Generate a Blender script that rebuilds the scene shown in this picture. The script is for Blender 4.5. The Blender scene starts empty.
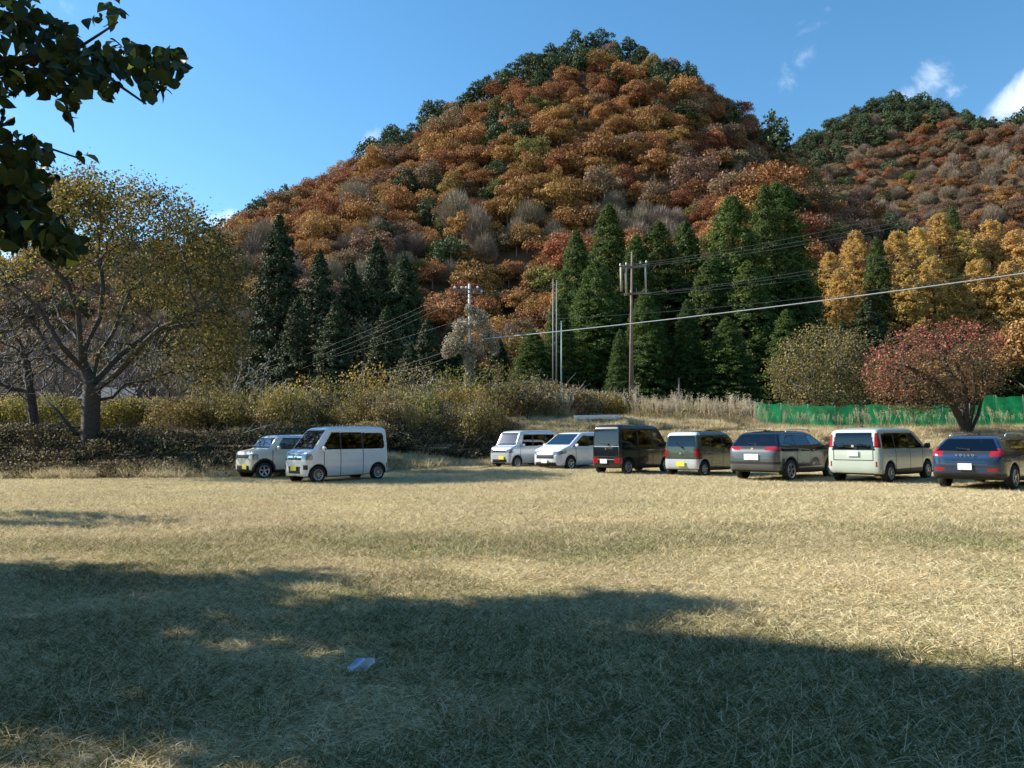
import bpy, bmesh, math, random
import numpy as np
from mathutils import Vector, Matrix, Euler

random.seed(7)
RNG = np.random.default_rng(11)
SC = bpy.context.scene
COL = SC.collection
rad = math.radians

# ------------------------------------------------------------------ camera
FPX = 770.0
CAM_H = 1.5
PITCH = rad(3.86)
ROLL = rad(-0.42)
cam_d = bpy.data.cameras.new("camera")
cam = bpy.data.objects.new("camera", cam_d)
COL.objects.link(cam)
CAM_R = Matrix.Rotation(math.pi / 2 + PITCH, 3, 'X') @ Matrix.Rotation(ROLL, 3, 'Z')
cam.matrix_world = Matrix.Translation((0, 0, CAM_H)) @ CAM_R.to_4x4()
cam_d.sensor_width = 36.0
cam_d.lens = FPX / 1024.0 * 36.0
cam_d.clip_start = 0.05
cam_d.clip_end = 5000
SC.camera = cam
CR = np.array(CAM_R)


def ray(px, py):
    v = CR @ np.array([(px - 512) / FPX, -(py - 384) / FPX, -1.0])
    return v


def at(px, py, Y):
    v = ray(px, py)
    t = Y / v[1]
    return Vector((v[0] * t, Y, CAM_H + v[2] * t))


def gat(px, py, z=0.0):
    v = ray(px, py)
    t = (z - CAM_H) / v[2]
    return Vector((v[0] * t, v[1] * t, z))


def proj(P):
    """world points (n,3) -> pixel arrays"""
    q = (np.asarray(P, float) - np.array([0, 0, CAM_H])) @ CR
    w = -q[:, 2]
    w = np.where(np.abs(w) < 1e-6, 1e-6, w)
    return 512 + FPX * q[:, 0] / w, 384 - FPX * q[:, 1] / w, w


# ------------------------------------------------------------------ tags
def tag(o, label=None, cat=None, group=None, kind=None):
    if label:
        o['label'] = label
    if cat:
        o['category'] = cat
    if group:
        o['group'] = group
    if kind:
        o['kind'] = kind
    return o


def empty(name, loc=(0, 0, 0), rz=0.0):
    o = bpy.data.objects.new(name, None)
    o.empty_display_size = 0.3
    o.location = loc
    o.rotation_euler = (0, 0, rz)
    COL.objects.link(o)
    return o


def mesh_np(name, V, F, mats, parent=None, smooth=False, midx=None, attr=None, link=True, normals=None):
    """V (n,3); F list of int arrays each (m,k) or a single array"""
    me = bpy.data.meshes.new(name)
    V = np.asarray(V, dtype=np.float32)
    if not isinstance(F, (list, tuple)):
        F = [F]
    F = [np.asarray(f, dtype=np.int32) for f in F if len(f)]
    me.vertices.add(len(V))
    me.vertices.foreach_set("co", V.ravel())
    loops = np.concatenate([f.ravel() for f in F])
    sizes = np.concatenate([np.full(len(f), f.shape[1], dtype=np.int32) for f in F])
    starts = np.concatenate([[0], np.cumsum(sizes)[:-1]]).astype(np.int32)
    me.loops.add(len(loops))
    me.loops.foreach_set("vertex_index", loops)
    me.polygons.add(len(sizes))
    me.polygons.foreach_set("loop_start", starts)
    me.polygons.foreach_set("loop_total", sizes)
    if midx is not None:
        me.polygons.foreach_set("material_index", np.asarray(midx, dtype=np.int32))
    me.polygons.foreach_set("use_smooth", np.full(len(sizes), bool(smooth)))
    if attr is not None:      # per face random value
        a = me.attributes.new("rnd", 'FLOAT', 'FACE')
        a.data.foreach_set("value", np.asarray(attr, dtype=np.float32))
    me.update(calc_edges=True)
    me.validate()
    if normals is not None:
        me.normals_split_custom_set_from_vertices([tuple(n) for n in normals])
    if not isinstance(mats, (list, tuple)):
        mats = [mats]
    for m in mats:
        me.materials.append(m)
    o = bpy.data.objects.new(name, me)
    if link:
        COL.objects.link(o)
    if parent is not None:
        o.parent = parent
    return o


class MB:
    """collects simple solids, then links them as one mesh"""
    def __init__(s):
        s.V, s.F, s.n = [], {}, 0

    def add(s, V, F):
        V = np.asarray(V, float)
        for f in F:
            f = np.asarray(f) + s.n
            s.F.setdefault(f.shape[-1], []).append(f)
        s.V.append(V)
        s.n += len(V)

    def box(s, c, size, rz=0.0, R=None, taper=1.0):
        h = np.array(size) / 2
        p = np.array([[x, y, z] for z in (-1, 1) for y in (-1, 1) for x in (-1, 1)], float)
        p = p * h
        p[4:, :2] *= taper
        if rz:
            c_, s_ = math.cos(rz), math.sin(rz)
            p = p @ np.array([[c_, s_, 0], [-s_, c_, 0], [0, 0, 1]])
        if R is not None:
            p = p @ np.asarray(R).T
        s.add(p + np.array(c), [[0, 2, 3, 1], [4, 5, 7, 6], [0, 1, 5, 4], [2, 6, 7, 3], [0, 4, 6, 2], [1, 3, 7, 5]])

    def tube(s, pts, radii, k=8, cap=True):
        pts = np.asarray(pts, float)
        if np.isscalar(radii):
            radii = [radii] * len(pts)
        V = []
        up = np.array([0.0, 0.0, 1.0])
        d0 = pts[1] - pts[0]
        a = np.cross(d0, up)
        if np.linalg.norm(a) < 1e-4 * np.linalg.norm(d0) + 1e-9:
            a = np.array([1.0, 0, 0])
        for i, p in enumerate(pts):
            d = pts[min(i + 1, len(pts) - 1)] - pts[max(i - 1, 0)]
            d = d / (np.linalg.norm(d) + 1e-12)
            a = a - d * a.dot(d)
            a /= np.linalg.norm(a) + 1e-12
            b = np.cross(d, a)
            for j in range(k):
                t = 2 * math.pi * j / k
                V.append(p + radii[i] * (math.cos(t) * a + math.sin(t) * b))
        F = []
        for i in range(len(pts) - 1):
            for j in range(k):
                j2 = (j + 1) % k
                F.append([i * k + j, i * k + j2, (i + 1) * k + j2, (i + 1) * k + j])
        s.add(V, F)
        if cap:
            n = len(pts)
            base = s.n - n * k
            s.F.setdefault(k, []).append(np.array([base + j for j in range(k)][::-1]))
            s.F.setdefault(k, []).append(np.array([base + (n - 1) * k + j for j in range(k)]))

    def build(s, name, mats, parent=None, smooth=False, link=True):
        F = [np.array(v) for v in s.F.values()]
        return mesh_np(name, np.concatenate(s.V), F, mats, parent, smooth, link=link)


# ------------------------------------------------------------------ materials
def new_mat(name):
    m = bpy.data.materials.new(name)
    m.use_nodes = True
    nt = m.node_tree
    for n in list(nt.nodes):
        nt.nodes.remove(n)
    out = nt.nodes.new('ShaderNodeOutputMaterial')
    return m, nt, out


def N(nt, t, **kw):
    n = nt.nodes.new(t)
    for k, v in kw.items():
        if k in n.inputs:
            n.inputs[k].default_value = v
        else:
            setattr(n, k, v)
    return n


def ramp(nt, stops):
    r = nt.nodes.new('ShaderNodeValToRGB')
    el = r.color_ramp.elements
    while len(el) < len(stops):
        el.new(0.5)
    for e, (p, c) in zip(el, stops):
        e.position = p
        e.color = (*c, 1)
    return r


def bsdf(nt, out, col=(.5, .5, .5), rough=.6, metal=0.0, spec=.5, **kw):
    b = nt.nodes.new('ShaderNodeBsdfPrincipled')
    b.inputs['Base Color'].default_value = (*col, 1)
    b.inputs['Roughness'].default_value = rough
    b.inputs['Metallic'].default_value = metal
    b.inputs['Specular IOR Level'].default_value = spec
    for k, v in kw.items():
        b.inputs[k].default_value = v
    nt.links.new(b.outputs[0], out.inputs[0])
    return b


def mat_plain(name, col, rough=.6, metal=0.0, noise=0.12, scale=6.0, **kw):
    m, nt, out = new_mat(name)
    b = bsdf(nt, out, col, rough, metal, **kw)
    if noise > 0:
        tc = N(nt, 'ShaderNodeTexCoord')
        nz = N(nt, 'ShaderNodeTexNoise', Scale=scale, Detail=5.0, Roughness=.6)
        nt.links.new(tc.outputs['Object'], nz.inputs['Vector'])
        r = ramp(nt, [(.25, tuple(c * (1 - noise) for c in col)), (.75, tuple(min(1, c * (1 + noise)) for c in col))])
        nt.links.new(nz.outputs['Fac'], r.inputs[0])
        nt.links.new(r.outputs[0], b.inputs['Base Color'])
    return m


def mat_leaf(name, cols, trans=.25, rough=.7, var=.25, hue=.02):
    """cols = list of colours mixed by the per-face random number; each tree shifts them a little"""
    m, nt, out = new_mat(name)
    at_ = N(nt, 'ShaderNodeAttribute', attribute_name='rnd')
    r = ramp(nt, [(i / max(1, len(cols) - 1), c) for i, c in enumerate(cols)])
    nt.links.new(at_.outputs['Fac'], r.inputs[0])
    oi = N(nt, 'ShaderNodeObjectInfo')
    hs = N(nt, 'ShaderNodeHueSaturation')
    mr = N(nt, 'ShaderNodeMapRange')
    mr.inputs['To Min'].default_value = 1 - var
    mr.inputs['To Max'].default_value = 1 + var
    nt.links.new(oi.outputs['Random'], mr.inputs['Value'])
    mh = N(nt, 'ShaderNodeMapRange')
    mh.inputs['To Min'].default_value = .5 - hue
    mh.inputs['To Max'].default_value = .5 + hue
    wn = N(nt, 'ShaderNodeTexWhiteNoise', noise_dimensions='1D')
    nt.links.new(oi.outputs['Random'], wn.inputs['W'])
    nt.links.new(wn.outputs['Value'], mh.inputs['Value'])
    nt.links.new(mr.outputs[0], hs.inputs['Value'])
    nt.links.new(mh.outputs[0], hs.inputs['Hue'])
    nt.links.new(r.outputs[0], hs.inputs['Color'])
    d = N(nt, 'ShaderNodeBsdfPrincipled')
    d.inputs['Roughness'].default_value = rough
    d.inputs['Specular IOR Level'].default_value = .25
    t = N(nt, 'ShaderNodeBsdfTranslucent')
    mx = N(nt, 'ShaderNodeMixShader', Fac=trans)
    nt.links.new(hs.outputs[0], d.inputs['Base Color'])
    nt.links.new(hs.outputs[0], t.inputs['Color'])
    nt.links.new(d.outputs[0], mx.inputs[1])
    nt.links.new(t.outputs[0], mx.inputs[2])
    nt.links.new(mx.outputs[0], out.inputs[0])
    return m


M = {}
M['bark'] = mat_plain('bark', (.058, .050, .042), .9, noise=.45, scale=9)
M['bark_grey'] = mat_plain('bark_grey', (.20, .19, .175), .9, noise=.35, scale=9)
M['bark_pale'] = mat_plain('bark_pale', (.42, .41, .38), .9, noise=.3, scale=9)
M['twig'] = mat_leaf('twig', [(.10, .075, .06), (.20, .155, .12)], trans=0, var=.2)
M['deadwood'] = mat_leaf('deadwood', [(.06, .045, .032), (.16, .13, .10)], trans=0, var=.2)
M['twig_pale'] = mat_leaf('twig_pale', [(.19, .145, .105), (.30, .24, .175)], trans=0, var=.15)
M['rust'] = mat_leaf('rust_leaf', [(.13, .055, .026), (.27, .11, .043), (.38, .18, .068)], var=.25, hue=.014)
M['orange'] = mat_leaf('orange_leaf', [(.18, .088, .033), (.35, .178, .058), (.47, .27, .092)], var=.25, hue=.014)
M['brown'] = mat_leaf('brown_leaf', [(.12, .075, .045), (.22, .135, .08), (.30, .20, .12)], var=.2, hue=.02)
M['golden'] = mat_leaf('golden_leaf', [(.20, .135, .04), (.34, .225, .065), (.44, .31, .10)], var=.22, hue=.015)
M['olive'] = mat_leaf('olive_leaf', [(.07, .07, .02), (.15, .14, .038), (.27, .24, .07)], var=.3, hue=.03)
M['pine'] = mat_leaf('pine_needle', [(.03, .052, .022), (.06, .09, .036), (.10, .13, .052)], trans=.1, var=.25)
M['cedar'] = mat_leaf('cedar_needle', [(.035, .062, .013), (.075, .118, .024), (.15, .195, .042)], trans=.3, var=.2, hue=.012)
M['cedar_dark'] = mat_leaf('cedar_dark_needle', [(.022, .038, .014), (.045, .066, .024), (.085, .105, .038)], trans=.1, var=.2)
M['larch'] = mat_leaf('larch_needle', [(.40, .25, .075), (.59, .39, .12), (.68, .51, .19)], trans=.42, var=.14, hue=.012)
M['yellow'] = mat_leaf('yellow_leaf', [(.26, .19, .03), (.46, .34, .05), (.60, .45, .10)], trans=.3, var=.2)
M['yolive'] = mat_leaf('yellow_olive_leaf', [(.10, .09, .02), (.22, .19, .035), (.38, .30, .06)], trans=.3, var=.2)
M['red'] = mat_leaf('red_leaf', [(.20, .07, .04), (.43, .13, .085), (.56, .24, .15)], trans=.25, var=.1)
M['redolive'] = mat_leaf('red_olive_leaf', [(.12, .10, .04), (.26, .16, .075), (.38, .25, .12)], trans=.25, var=.1)
M['tan'] = mat_leaf('tan_leaf', [(.20, .15, .07), (.34, .27, .13), (.48, .40, .21)], trans=.25, var=.2)
M['greyseed'] = mat_leaf('grey_seed_head', [(.22, .21, .17), (.38, .36, .30), (.55, .53, .46)], trans=.3, var=.1)
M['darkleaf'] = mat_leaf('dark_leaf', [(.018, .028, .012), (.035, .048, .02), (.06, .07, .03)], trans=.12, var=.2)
M['litter'] = mat_leaf('leaf_litter', [(.05, .035, .022), (.10, .065, .038), (.17, .11, .06)], trans=.1, var=.2)
M['straw'] = mat_leaf('straw', [(.31, .235, .11), (.62, .505, .285), (.79, .69, .44), (.87, .80, .58)], trans=.25, var=.08, hue=.008)
M['greengrass'] = mat_leaf('green_grass', [(.06, .085, .02), (.12, .14, .035), (.26, .23, .08)], trans=.25, var=.1)
M['plume'] = mat_leaf('plume', [(.45, .38, .25), (.62, .56, .42)], trans=.35, var=.1)
M['fgleaf'] = mat_leaf('foreground_leaf', [(.022, .038, .012), (.036, .058, .016), (.06, .085, .022)], trans=.2, var=.05, rough=.45)
M['fgleaf_y'] = mat_leaf('foreground_leaf_backlit', [(.20, .24, .04), (.42, .44, .08)], trans=.65, var=.05, rough=.45)  # leaves the sun shines through: their glow put into a brighter colour
# ------------------------------------------------------------------ light and sky
SUN_AZ_L = rad(72)      # to the left of straight ahead
SUN_EL = rad(35)
SDIR = Vector((-math.sin(SUN_AZ_L) * math.cos(SUN_EL), math.cos(SUN_AZ_L) * math.cos(SUN_EL), math.sin(SUN_EL)))
sun_d = bpy.data.lights.new("sun", 'SUN')
sun_d.energy = 5.0
sun_d.angle = rad(.55)
sun_d.color = (1.0, .93, .82)
sun = bpy.data.objects.new("sun", sun_d)
COL.objects.link(sun)
sun.rotation_euler = SDIR.to_track_quat('Z', 'Y').to_euler()

w = bpy.data.worlds.new("World")
SC.world = w
w.use_nodes = True
nt = w.node_tree
for n in list(nt.nodes):
    nt.nodes.remove(n)
wo = nt.nodes.new('ShaderNodeOutputWorld')
bg = nt.nodes.new('ShaderNodeBackground')
bg.inputs[1].default_value = .105
sky = nt.nodes.new('ShaderNodeTexSky')
sky.sky_type = 'NISHITA'
sky.sun_disc = False
sky.sun_elevation = SUN_EL
sky.sun_rotation = -SUN_AZ_L
sky.altitude = 900
sky.air_density = 1.15
sky.dust_density = .25
sky.ozone_density = 2.6
# thin broken cloud, laid on the sky by direction
tc = nt.nodes.new('ShaderNodeTexCoord')
geo = tc.outputs['Generated']


def cloud_patch(px, py, sx, sy, rot=0.0, strength=1.0):
    """mask 0..1 round the direction of one small cloud"""
    v = ray(px, py)
    v = v / np.linalg.norm(v)
    right = np.cross(v, [0, 0, 1.0])
    right /= np.linalg.norm(right)
    up = np.cross(right, v)
    c_, s_ = math.cos(rot), math.sin(rot)
    a = (right * c_ + up * s_) / sx
    b = (-right * s_ + up * c_) / sy
    sq = []
    for ax in (a, b):
        d = N(nt, 'ShaderNodeVectorMath', operation='SUBTRACT')
        d.inputs[1].default_value = tuple(v)
        nt.links.new(geo, d.inputs[0])
        dt = N(nt, 'ShaderNodeVectorMath', operation='DOT_PRODUCT')
        dt.inputs[1].default_value = tuple(ax)
        nt.links.new(d.outputs[0], dt.inputs[0])
        m_ = N(nt, 'ShaderNodeMath', operation='MULTIPLY')
        nt.links.new(dt.outputs['Value'], m_.inputs[0])
        nt.links.new(dt.outputs['Value'], m_.inputs[1])
        sq.append(m_)
    s = N(nt, 'ShaderNodeMath', operation='ADD')
    nt.links.new(sq[0].outputs[0], s.inputs[0])
    nt.links.new(sq[1].outputs[0], s.inputs[1])
    mr = N(nt, 'ShaderNodeMapRange')
    mr.inputs['From Min'].default_value = 1.0
    mr.inputs['From Max'].default_value = 0.0
    mr.inputs['To Max'].default_value = strength
    nt.links.new(s.outputs[0], mr.inputs['Value'])
    return mr


pts = [(918, 82, .045, .030, .2, .70), (955, 92, .022, .014, 0, .62), (1012, 105, .06, .026, .7, 1.0), (800, 55, .065, .028, .9, .66),
       (367, 142, .028, .016, .9, .66), (235, 222, .05, .022, 0, 1.0), (60, 20, .2, .10, .3, .25), (10, 262, .06, .04, 0, .9),
       (1150, 60, .2, .06, .4, 1.0), (1300, 150, .25, .08, .1, 1.0), (-300, 150, .3, .1, .3, 1.0)]
acc = None
for p in pts:
    mr = cloud_patch(*p)
    if acc is None:
        acc = mr
    else:
        a_ = N(nt, 'ShaderNodeMath', operation='MAXIMUM')
        nt.links.new(acc.outputs[0], a_.inputs[0])
        nt.links.new(mr.outputs[0], a_.inputs[1])
        acc = a_
nz = N(nt, 'ShaderNodeTexNoise', Scale=17.0, Detail=9.0, Roughness=.62, Distortion=.5)
nt.links.new(geo, nz.inputs['Vector'])
ad = N(nt, 'ShaderNodeMath', operation='MULTIPLY_ADD')
ad.inputs[1].default_value = 2.6
ad.inputs[2].default_value = -1.45
nt.links.new(nz.outputs['Fac'], ad.inputs[0])
ad2 = N(nt, 'ShaderNodeMath', operation='ADD')
nt.links.new(ad.outputs[0], ad2.inputs[0])
nt.links.new(acc.outputs[0], ad2.inputs[1])
mr = N(nt, 'ShaderNodeMapRange', interpolation_type='SMOOTHSTEP')
mr.inputs['From Min'].default_value = .15
mr.inputs['From Max'].default_value = 1.35
mr.inputs['To Max'].default_value = .72
nt.links.new(ad2.outputs[0], mr.inputs['Value'])
gate = N(nt, 'ShaderNodeMath', operation='MULTIPLY')
mg = N(nt, 'ShaderNodeMapRange')
mg.inputs['From Max'].default_value = .25
nt.links.new(acc.outputs[0], mg.inputs['Value'])
nt.links.new(mg.outputs[0], gate.inputs[0])
nt.links.new(mr.outputs[0], gate.inputs[1])
hs = N(nt, 'ShaderNodeHueSaturation', Hue=.492, Saturation=1.22, Value=1.0)
nt.links.new(sky.outputs[0], hs.inputs['Color'])
mix = N(nt, 'ShaderNodeMix', data_type='RGBA')
nt.links.new(gate.outputs[0], mix.inputs['Factor'])
nt.links.new(hs.outputs[0], mix.inputs[6])
mix.inputs[7].default_value = (8.0, 8.3, 8.8, 1)
nt.links.new(mix.outputs[2], bg.inputs[0])
nt.links.new(bg.outputs[0], wo.inputs[0])

SC.view_settings.view_transform = 'Standard'
SC.view_settings.look = 'None'
SC.view_settings.exposure = 1.0
SC.view_settings.gamma = 1
SC.cycles.use_denoising = True
SC.cycles.max_bounces = 6
SC.cycles.diffuse_bounces = 2
SC.cycles.glossy_bounces = 3
SC.cycles.transmission_bounces = 3
SC.cycles.transparent_max_bounces = 8
SC.cycles.sample_clamp_indirect = 4.0
SC.cycles.caustics_reflective = False
SC.cycles.caustics_refractive = False


# ------------------------------------------------------------------ lie of the land
def sstep(a, b, x):
    t = np.clip((x - a) / (b - a), 0, 1)
    return t * t * (3 - 2 * t)


_rn = np.random.default_rng(5)
_G = _rn.random((64, 64))


def vnoise(x, y):
    xi = np.floor(x).astype(int)
    yi = np.floor(y).astype(int)
    fx, fy = x - xi, y - yi
    fx = fx * fx * (3 - 2 * fx)
    fy = fy * fy * (3 - 2 * fy)
    g = lambda a, b: _G[a % 64, b % 64]
    return (g(xi, yi) * (1 - fx) + g(xi + 1, yi) * fx) * (1 - fy) + (g(xi, yi + 1) * (1 - fx) + g(xi + 1, yi + 1) * fx) * fy


def fbm(x, y, o=4):
    s, a = 0, .5
    for i in range(o):
        s = s + a * vnoise(x * 2 ** i + 13.7 * i, y * 2 ** i + 7.1 * i)
        a *= .5
    return s


# silhouette of the near mountain: pixel -> ridge at Y=230
def ridge(pts, Y, cut):
    xs, zs = [], []
    for px, py in pts:
        p = at(px, py, Y)
        xs.append(p.x)
        zs.append(p.z - cut)
    return np.array(xs), np.array(zs)


R1 = ridge([(-400, 350), (-150, 315), (0, 285), (110, 262), (230, 228), (270, 205), (320, 178), (370, 150), (420, 118), (470, 92), (510, 72), (545, 50),
            (600, 38), (640, 42), (670, 58), (705, 82), (740, 112), (765, 136), (790, 168), (830, 232), (880, 330), (940, 420)], 230, 10.0)
R2 = ridge([(500, 330), (600, 250), (700, 190), (770, 164), (800, 150), (830, 130), (870, 112), (900, 105), (925, 108), (950, 121), (985, 133), (1010, 128), (1040, 112), (1100, 90),
            (1200, 70), (1400, 90), (1700, 180), (2100, 330)], 430, 11)


def H(x, y):
    x = np.asarray(x, float)
    y = np.asarray(y, float)
    # field, bank and terrace
    L = sstep(2, -10, x)                      # 1 on the left
    ye = 40 * (1 - L) + 30.5 * L              # where the bank starts
    yw = 9 * (1 - L) + 4.5 * L
    top = (2.35 - .75 * sstep(5, 22, x)) * (1 - L) + 1.35 * L
    h = top * sstep(0, 1, (y - ye) / yw)
    h = h + .025 * np.maximum(0, y - 50) * (1 - .3 * L)
    bump = sstep(29, 33, y) * sstep(62, 50, y)
    h = h + bump * (fbm(x / 2.3, y / 2.3) - .47) * (1.0 * L + .3)
    h = h + .05 * (fbm(x / 3.0 + 40, y / 3.0) - .5) * sstep(30, 26, y)
    # near mountain
    z1 = np.interp(x, *R1)
    wob = (fbm(x / 45 + 3, y / 60) - .48)
    t = (y - 100 - 10 * wob) / 130.0
    prof = np.where(t < 1, np.clip(t, 0, 1) ** 1.12, np.maximum(0, 1 - .75 * (t - 1) * 1.1))
    spur = 26 * (fbm(x / 38 + 9, y / 80) - .48) * sstep(.05, .35, t) * sstep(1.02, .72, t)
    m1 = np.maximum(0, z1) * prof + np.where(z1 > 20, spur, 0)
    # far hill
    z2 = np.interp(x, *R2)
    t2 = (y - 165) / 265.0
    prof2 = np.where(t2 < 1, np.clip(t2, 0, 1) ** 1.05, np.maximum(0, 1 - .5 * (t2 - 1)))
    spur2 = 34 * (fbm(x / 60 + 21, y / 110) - .48) * sstep(.05, .35, t2) * sstep(1.02, .75, t2)
    m2 = np.maximum(0, z2) * prof2 + np.where(z2 > 20, spur2, 0)
    m = np.maximum(m1, m2)
    return h + np.maximum(0, m)


def Hf(x, y):
    return float(H(np.array([x]), np.array([y]))[0])


def on(px, Y, dz=0.0):
    """point of the ground at picture column px and distance Y"""
    x = at(px, 436, Y).x
    return Vector((x, Y, Hf(x, Y) + dz))


def grid_sheet(name, xs, ys, mat):
    X, Y = np.meshgrid(xs, ys, indexing='xy')
    Z = H(X, Y)
    V = np.stack([X.ravel(), Y.ravel(), Z.ravel()], 1)
    nx, ny = len(xs), len(ys)
    i = np.arange(nx * ny).reshape(ny, nx)
    F = np.stack([i[:-1, :-1].ravel(), i[:-1, 1:].ravel(), i[1:, 1:].ravel(), i[1:, :-1].ravel()], 1)
    return mesh_np(name, V, F, mat, smooth=True)


# ground material: mown straw field, darker soil and litter beyond the bank
m, nt, out = new_mat('field_ground')
b = bsdf(nt, out, rough=.95, spec=.1)
tc = N(nt, 'ShaderNodeTexCoord')
obj_ = tc.outputs['Object']
n1 = N(nt, 'ShaderNodeTexNoise', Scale=.35, Detail=6.0, Roughness=.65)
n2 = N(nt, 'ShaderNodeTexNoise', Scale=9.0, Detail=6.0, Roughness=.75)
n3 = N(nt, 'ShaderNodeTexNoise', Scale=70.0, Detail=3.0, Roughness=.7)
mp = N(nt, 'ShaderNodeMapping')
mp.inputs['Scale'].default_value = (1, 1.6, 1)
nt.links.new(obj_, mp.inputs[0])
for n_ in (n1, n2, n3):
    nt.links.new(mp.outputs[0], n_.inputs['Vector'])
r1 = ramp(nt, [(.3, (.36, .295, .135)), (.46, (.44, .365, .175)), (.62, (.52, .44, .225)), (.8, (.46, .375, .20))])
nt.links.new(n1.outputs['Fac'], r1.inputs[0])
r2 = ramp(nt, [(.25, (.42, .38, .30)), (.5, (.85, .85, .82)), (.75, (1.25, 1.22, 1.15))])
nt.links.new(n2.outputs['Fac'], r2.inputs[0])
r3 = ramp(nt, [(.3, (.55, .55, .5)), (.7, (1.3, 1.3, 1.25))])
nt.links.new(n3.outputs['Fac'], r3.inputs[0])
mm = N(nt, 'ShaderNodeMix', data_type='RGBA', blend_type='MULTIPLY')
mm.inputs['Factor'].default_value = 1
nt.links.new(r1.outputs[0], mm.inputs[6])
nt.links.new(r2.outputs[0], mm.inputs[7])
mm2 = N(nt, 'ShaderNodeMix', data_type='RGBA', blend_type='MULTIPLY')
mm2.inputs['Factor'].default_value = .8
nt.links.new(mm.outputs[2], mm2.inputs[6])
nt.links.new(r3.outputs[0], mm2.inputs[7])
# soil beyond the field on the left
sx = N(nt, 'ShaderNodeSeparateXYZ')
nt.links.new(obj_, sx.inputs[0])
ms = N(nt, 'ShaderNodeMapRange')
ms.inputs['From Min'].default_value = 30
ms.inputs['From Max'].default_value = 31.5
nt.links.new(sx.outputs['Y'], ms.inputs['Value'])
mx_ = N(nt, 'ShaderNodeMapRange')
mx_.inputs['From Min'].default_value = 3
mx_.inputs['From Max'].default_value = -4
nt.links.new(sx.outputs['X'], mx_.inputs['Value'])
far = N(nt, 'ShaderNodeMapRange')
far.inputs['From Min'].default_value = 50
far.inputs['From Max'].default_value = 56
nt.links.new(sx.outputs['Y'], far.inputs['Value'])
mu = N(nt, 'ShaderNodeMath', operation='MULTIPLY')
nt.links.new(ms.outputs[0], mu.inputs[0])
nt.links.new(mx_.outputs[0], mu.inputs[1])
ma = N(nt, 'ShaderNodeMath', operation='MAXIMUM')
nt.links.new(mu.outputs[0], ma.inputs[0])
nt.links.new(far.outputs[0], ma.inputs[1])
rs = ramp(nt, [(.3, (.035, .026, .016)), (.55, (.075, .055, .034)), (.75, (.13, .095, .055))])
nt.links.new(n2.outputs['Fac'], rs.inputs[0])
mf = N(nt, 'ShaderNodeMix', data_type='RGBA')
nt.links.new(ma.outputs[0], mf.inputs['Factor'])
nt.links.new(mm2.outputs[2], mf.inputs[6])
nt.links.new(rs.outputs[0], mf.inputs[7])
nt.links.new(mf.outputs[2], b.inputs['Base Color'])
bp = N(nt, 'ShaderNodeBump', Strength=.8, Distance=.05)
nt.links.new(n2.outputs['Fac'], bp.inputs['Height'])
nt.links.new(bp.outputs[0], b.inputs['Normal'])
M['field'] = m

m, nt, out = new_mat('forest_floor')
b = bsdf(nt, out, rough=.95, spec=.1)
tc = N(nt, 'ShaderNodeTexCoord')
n1 = N(nt, 'ShaderNodeTexNoise', Scale=.25, Detail=8.0, Roughness=.7)
nt.links.new(tc.outputs['Object'], n1.inputs['Vector'])
r1 = ramp(nt, [(.3, (.05, .035, .022)), (.5, (.11, .07, .04)), (.7, (.15, .10, .06))])
nt.links.new(n1.outputs['Fac'], r1.inputs[0])
nt.links.new(r1.outputs[0], b.inputs['Base Color'])
M['forest_floor'] = m

xs = np.unique(np.round(np.concatenate([np.linspace(-1400, -150, 30), np.linspace(-150, -45, 40), np.linspace(-45, 55, 201), np.linspace(55, 150, 40), np.linspace(150, 1800, 40)]), 3))
ys = np.unique(np.round(np.concatenate([np.linspace(-300, -10, 12), np.linspace(-10, 26, 60), np.linspace(26, 62, 110), np.linspace(62, 105, 40)]), 3))
g = grid_sheet('ground', xs, ys, M['field'])
tag(g, 'mown straw-coloured grass field with the bank and terrace beyond it', kind='structure')
xs2 = np.unique(np.round(np.concatenate([np.linspace(-1400, -300, 24), np.linspace(-300, 420, 181), np.linspace(420, 1800, 40)]), 3))
ys2 = np.unique(np.round(np.concatenate([np.linspace(105, 480, 120), np.linspace(480, 1500, 30)]), 3))
g = grid_sheet('mountains', xs2, ys2, M['forest_floor'])
tag(g, 'wooded mountains rising behind the field under autumn trees', kind='structure')
# the low path on the bank at the left
mb = MB()
m_path = mat_plain('path_dirt', (.26, .22, .15), .95, noise=.3, scale=2)
xs3 = np.linspace(-48, -11, 75)
V = []
for x in xs3:
    for y in (38.0, 38.8, 39.6):
        V.append((x, y, Hf(x, y) + .05))
F = []
for i in range(len(xs3) - 1):
    for j in range(2):
        F.append([i * 3 + j, (i + 1) * 3 + j, (i + 1) * 3 + j + 1, i * 3 + j + 1])
p = mesh_np('path', V, np.array(F), m_path, smooth=True)
tag(p, 'pale dirt path along the top of the bank', kind='structure')

# ------------------------------------------------------------------ foliage tools
def unit(v):
    return v / (np.linalg.norm(v, axis=-1, keepdims=True) + 1e-9)


def leaf_quads(P, Nn, size, aspect=.7, rng=RNG, fold=0.0):
    n = len(P)
    r = rng.normal(size=(n, 3))
    t = unit(np.cross(Nn, r))
    b_ = np.cross(Nn, t)
    s = np.broadcast_to(np.asarray(size, float).reshape(-1, 1), (n, 1)) * .5
    V = np.stack([P + t * s, P + b_ * s * aspect + Nn * s * fold, P - t * s, P - b_ * s * aspect - Nn * s * fold * .5], 1).reshape(-1, 3)
    F = np.arange(n * 4).reshape(n, 4)
    return V, F


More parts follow.
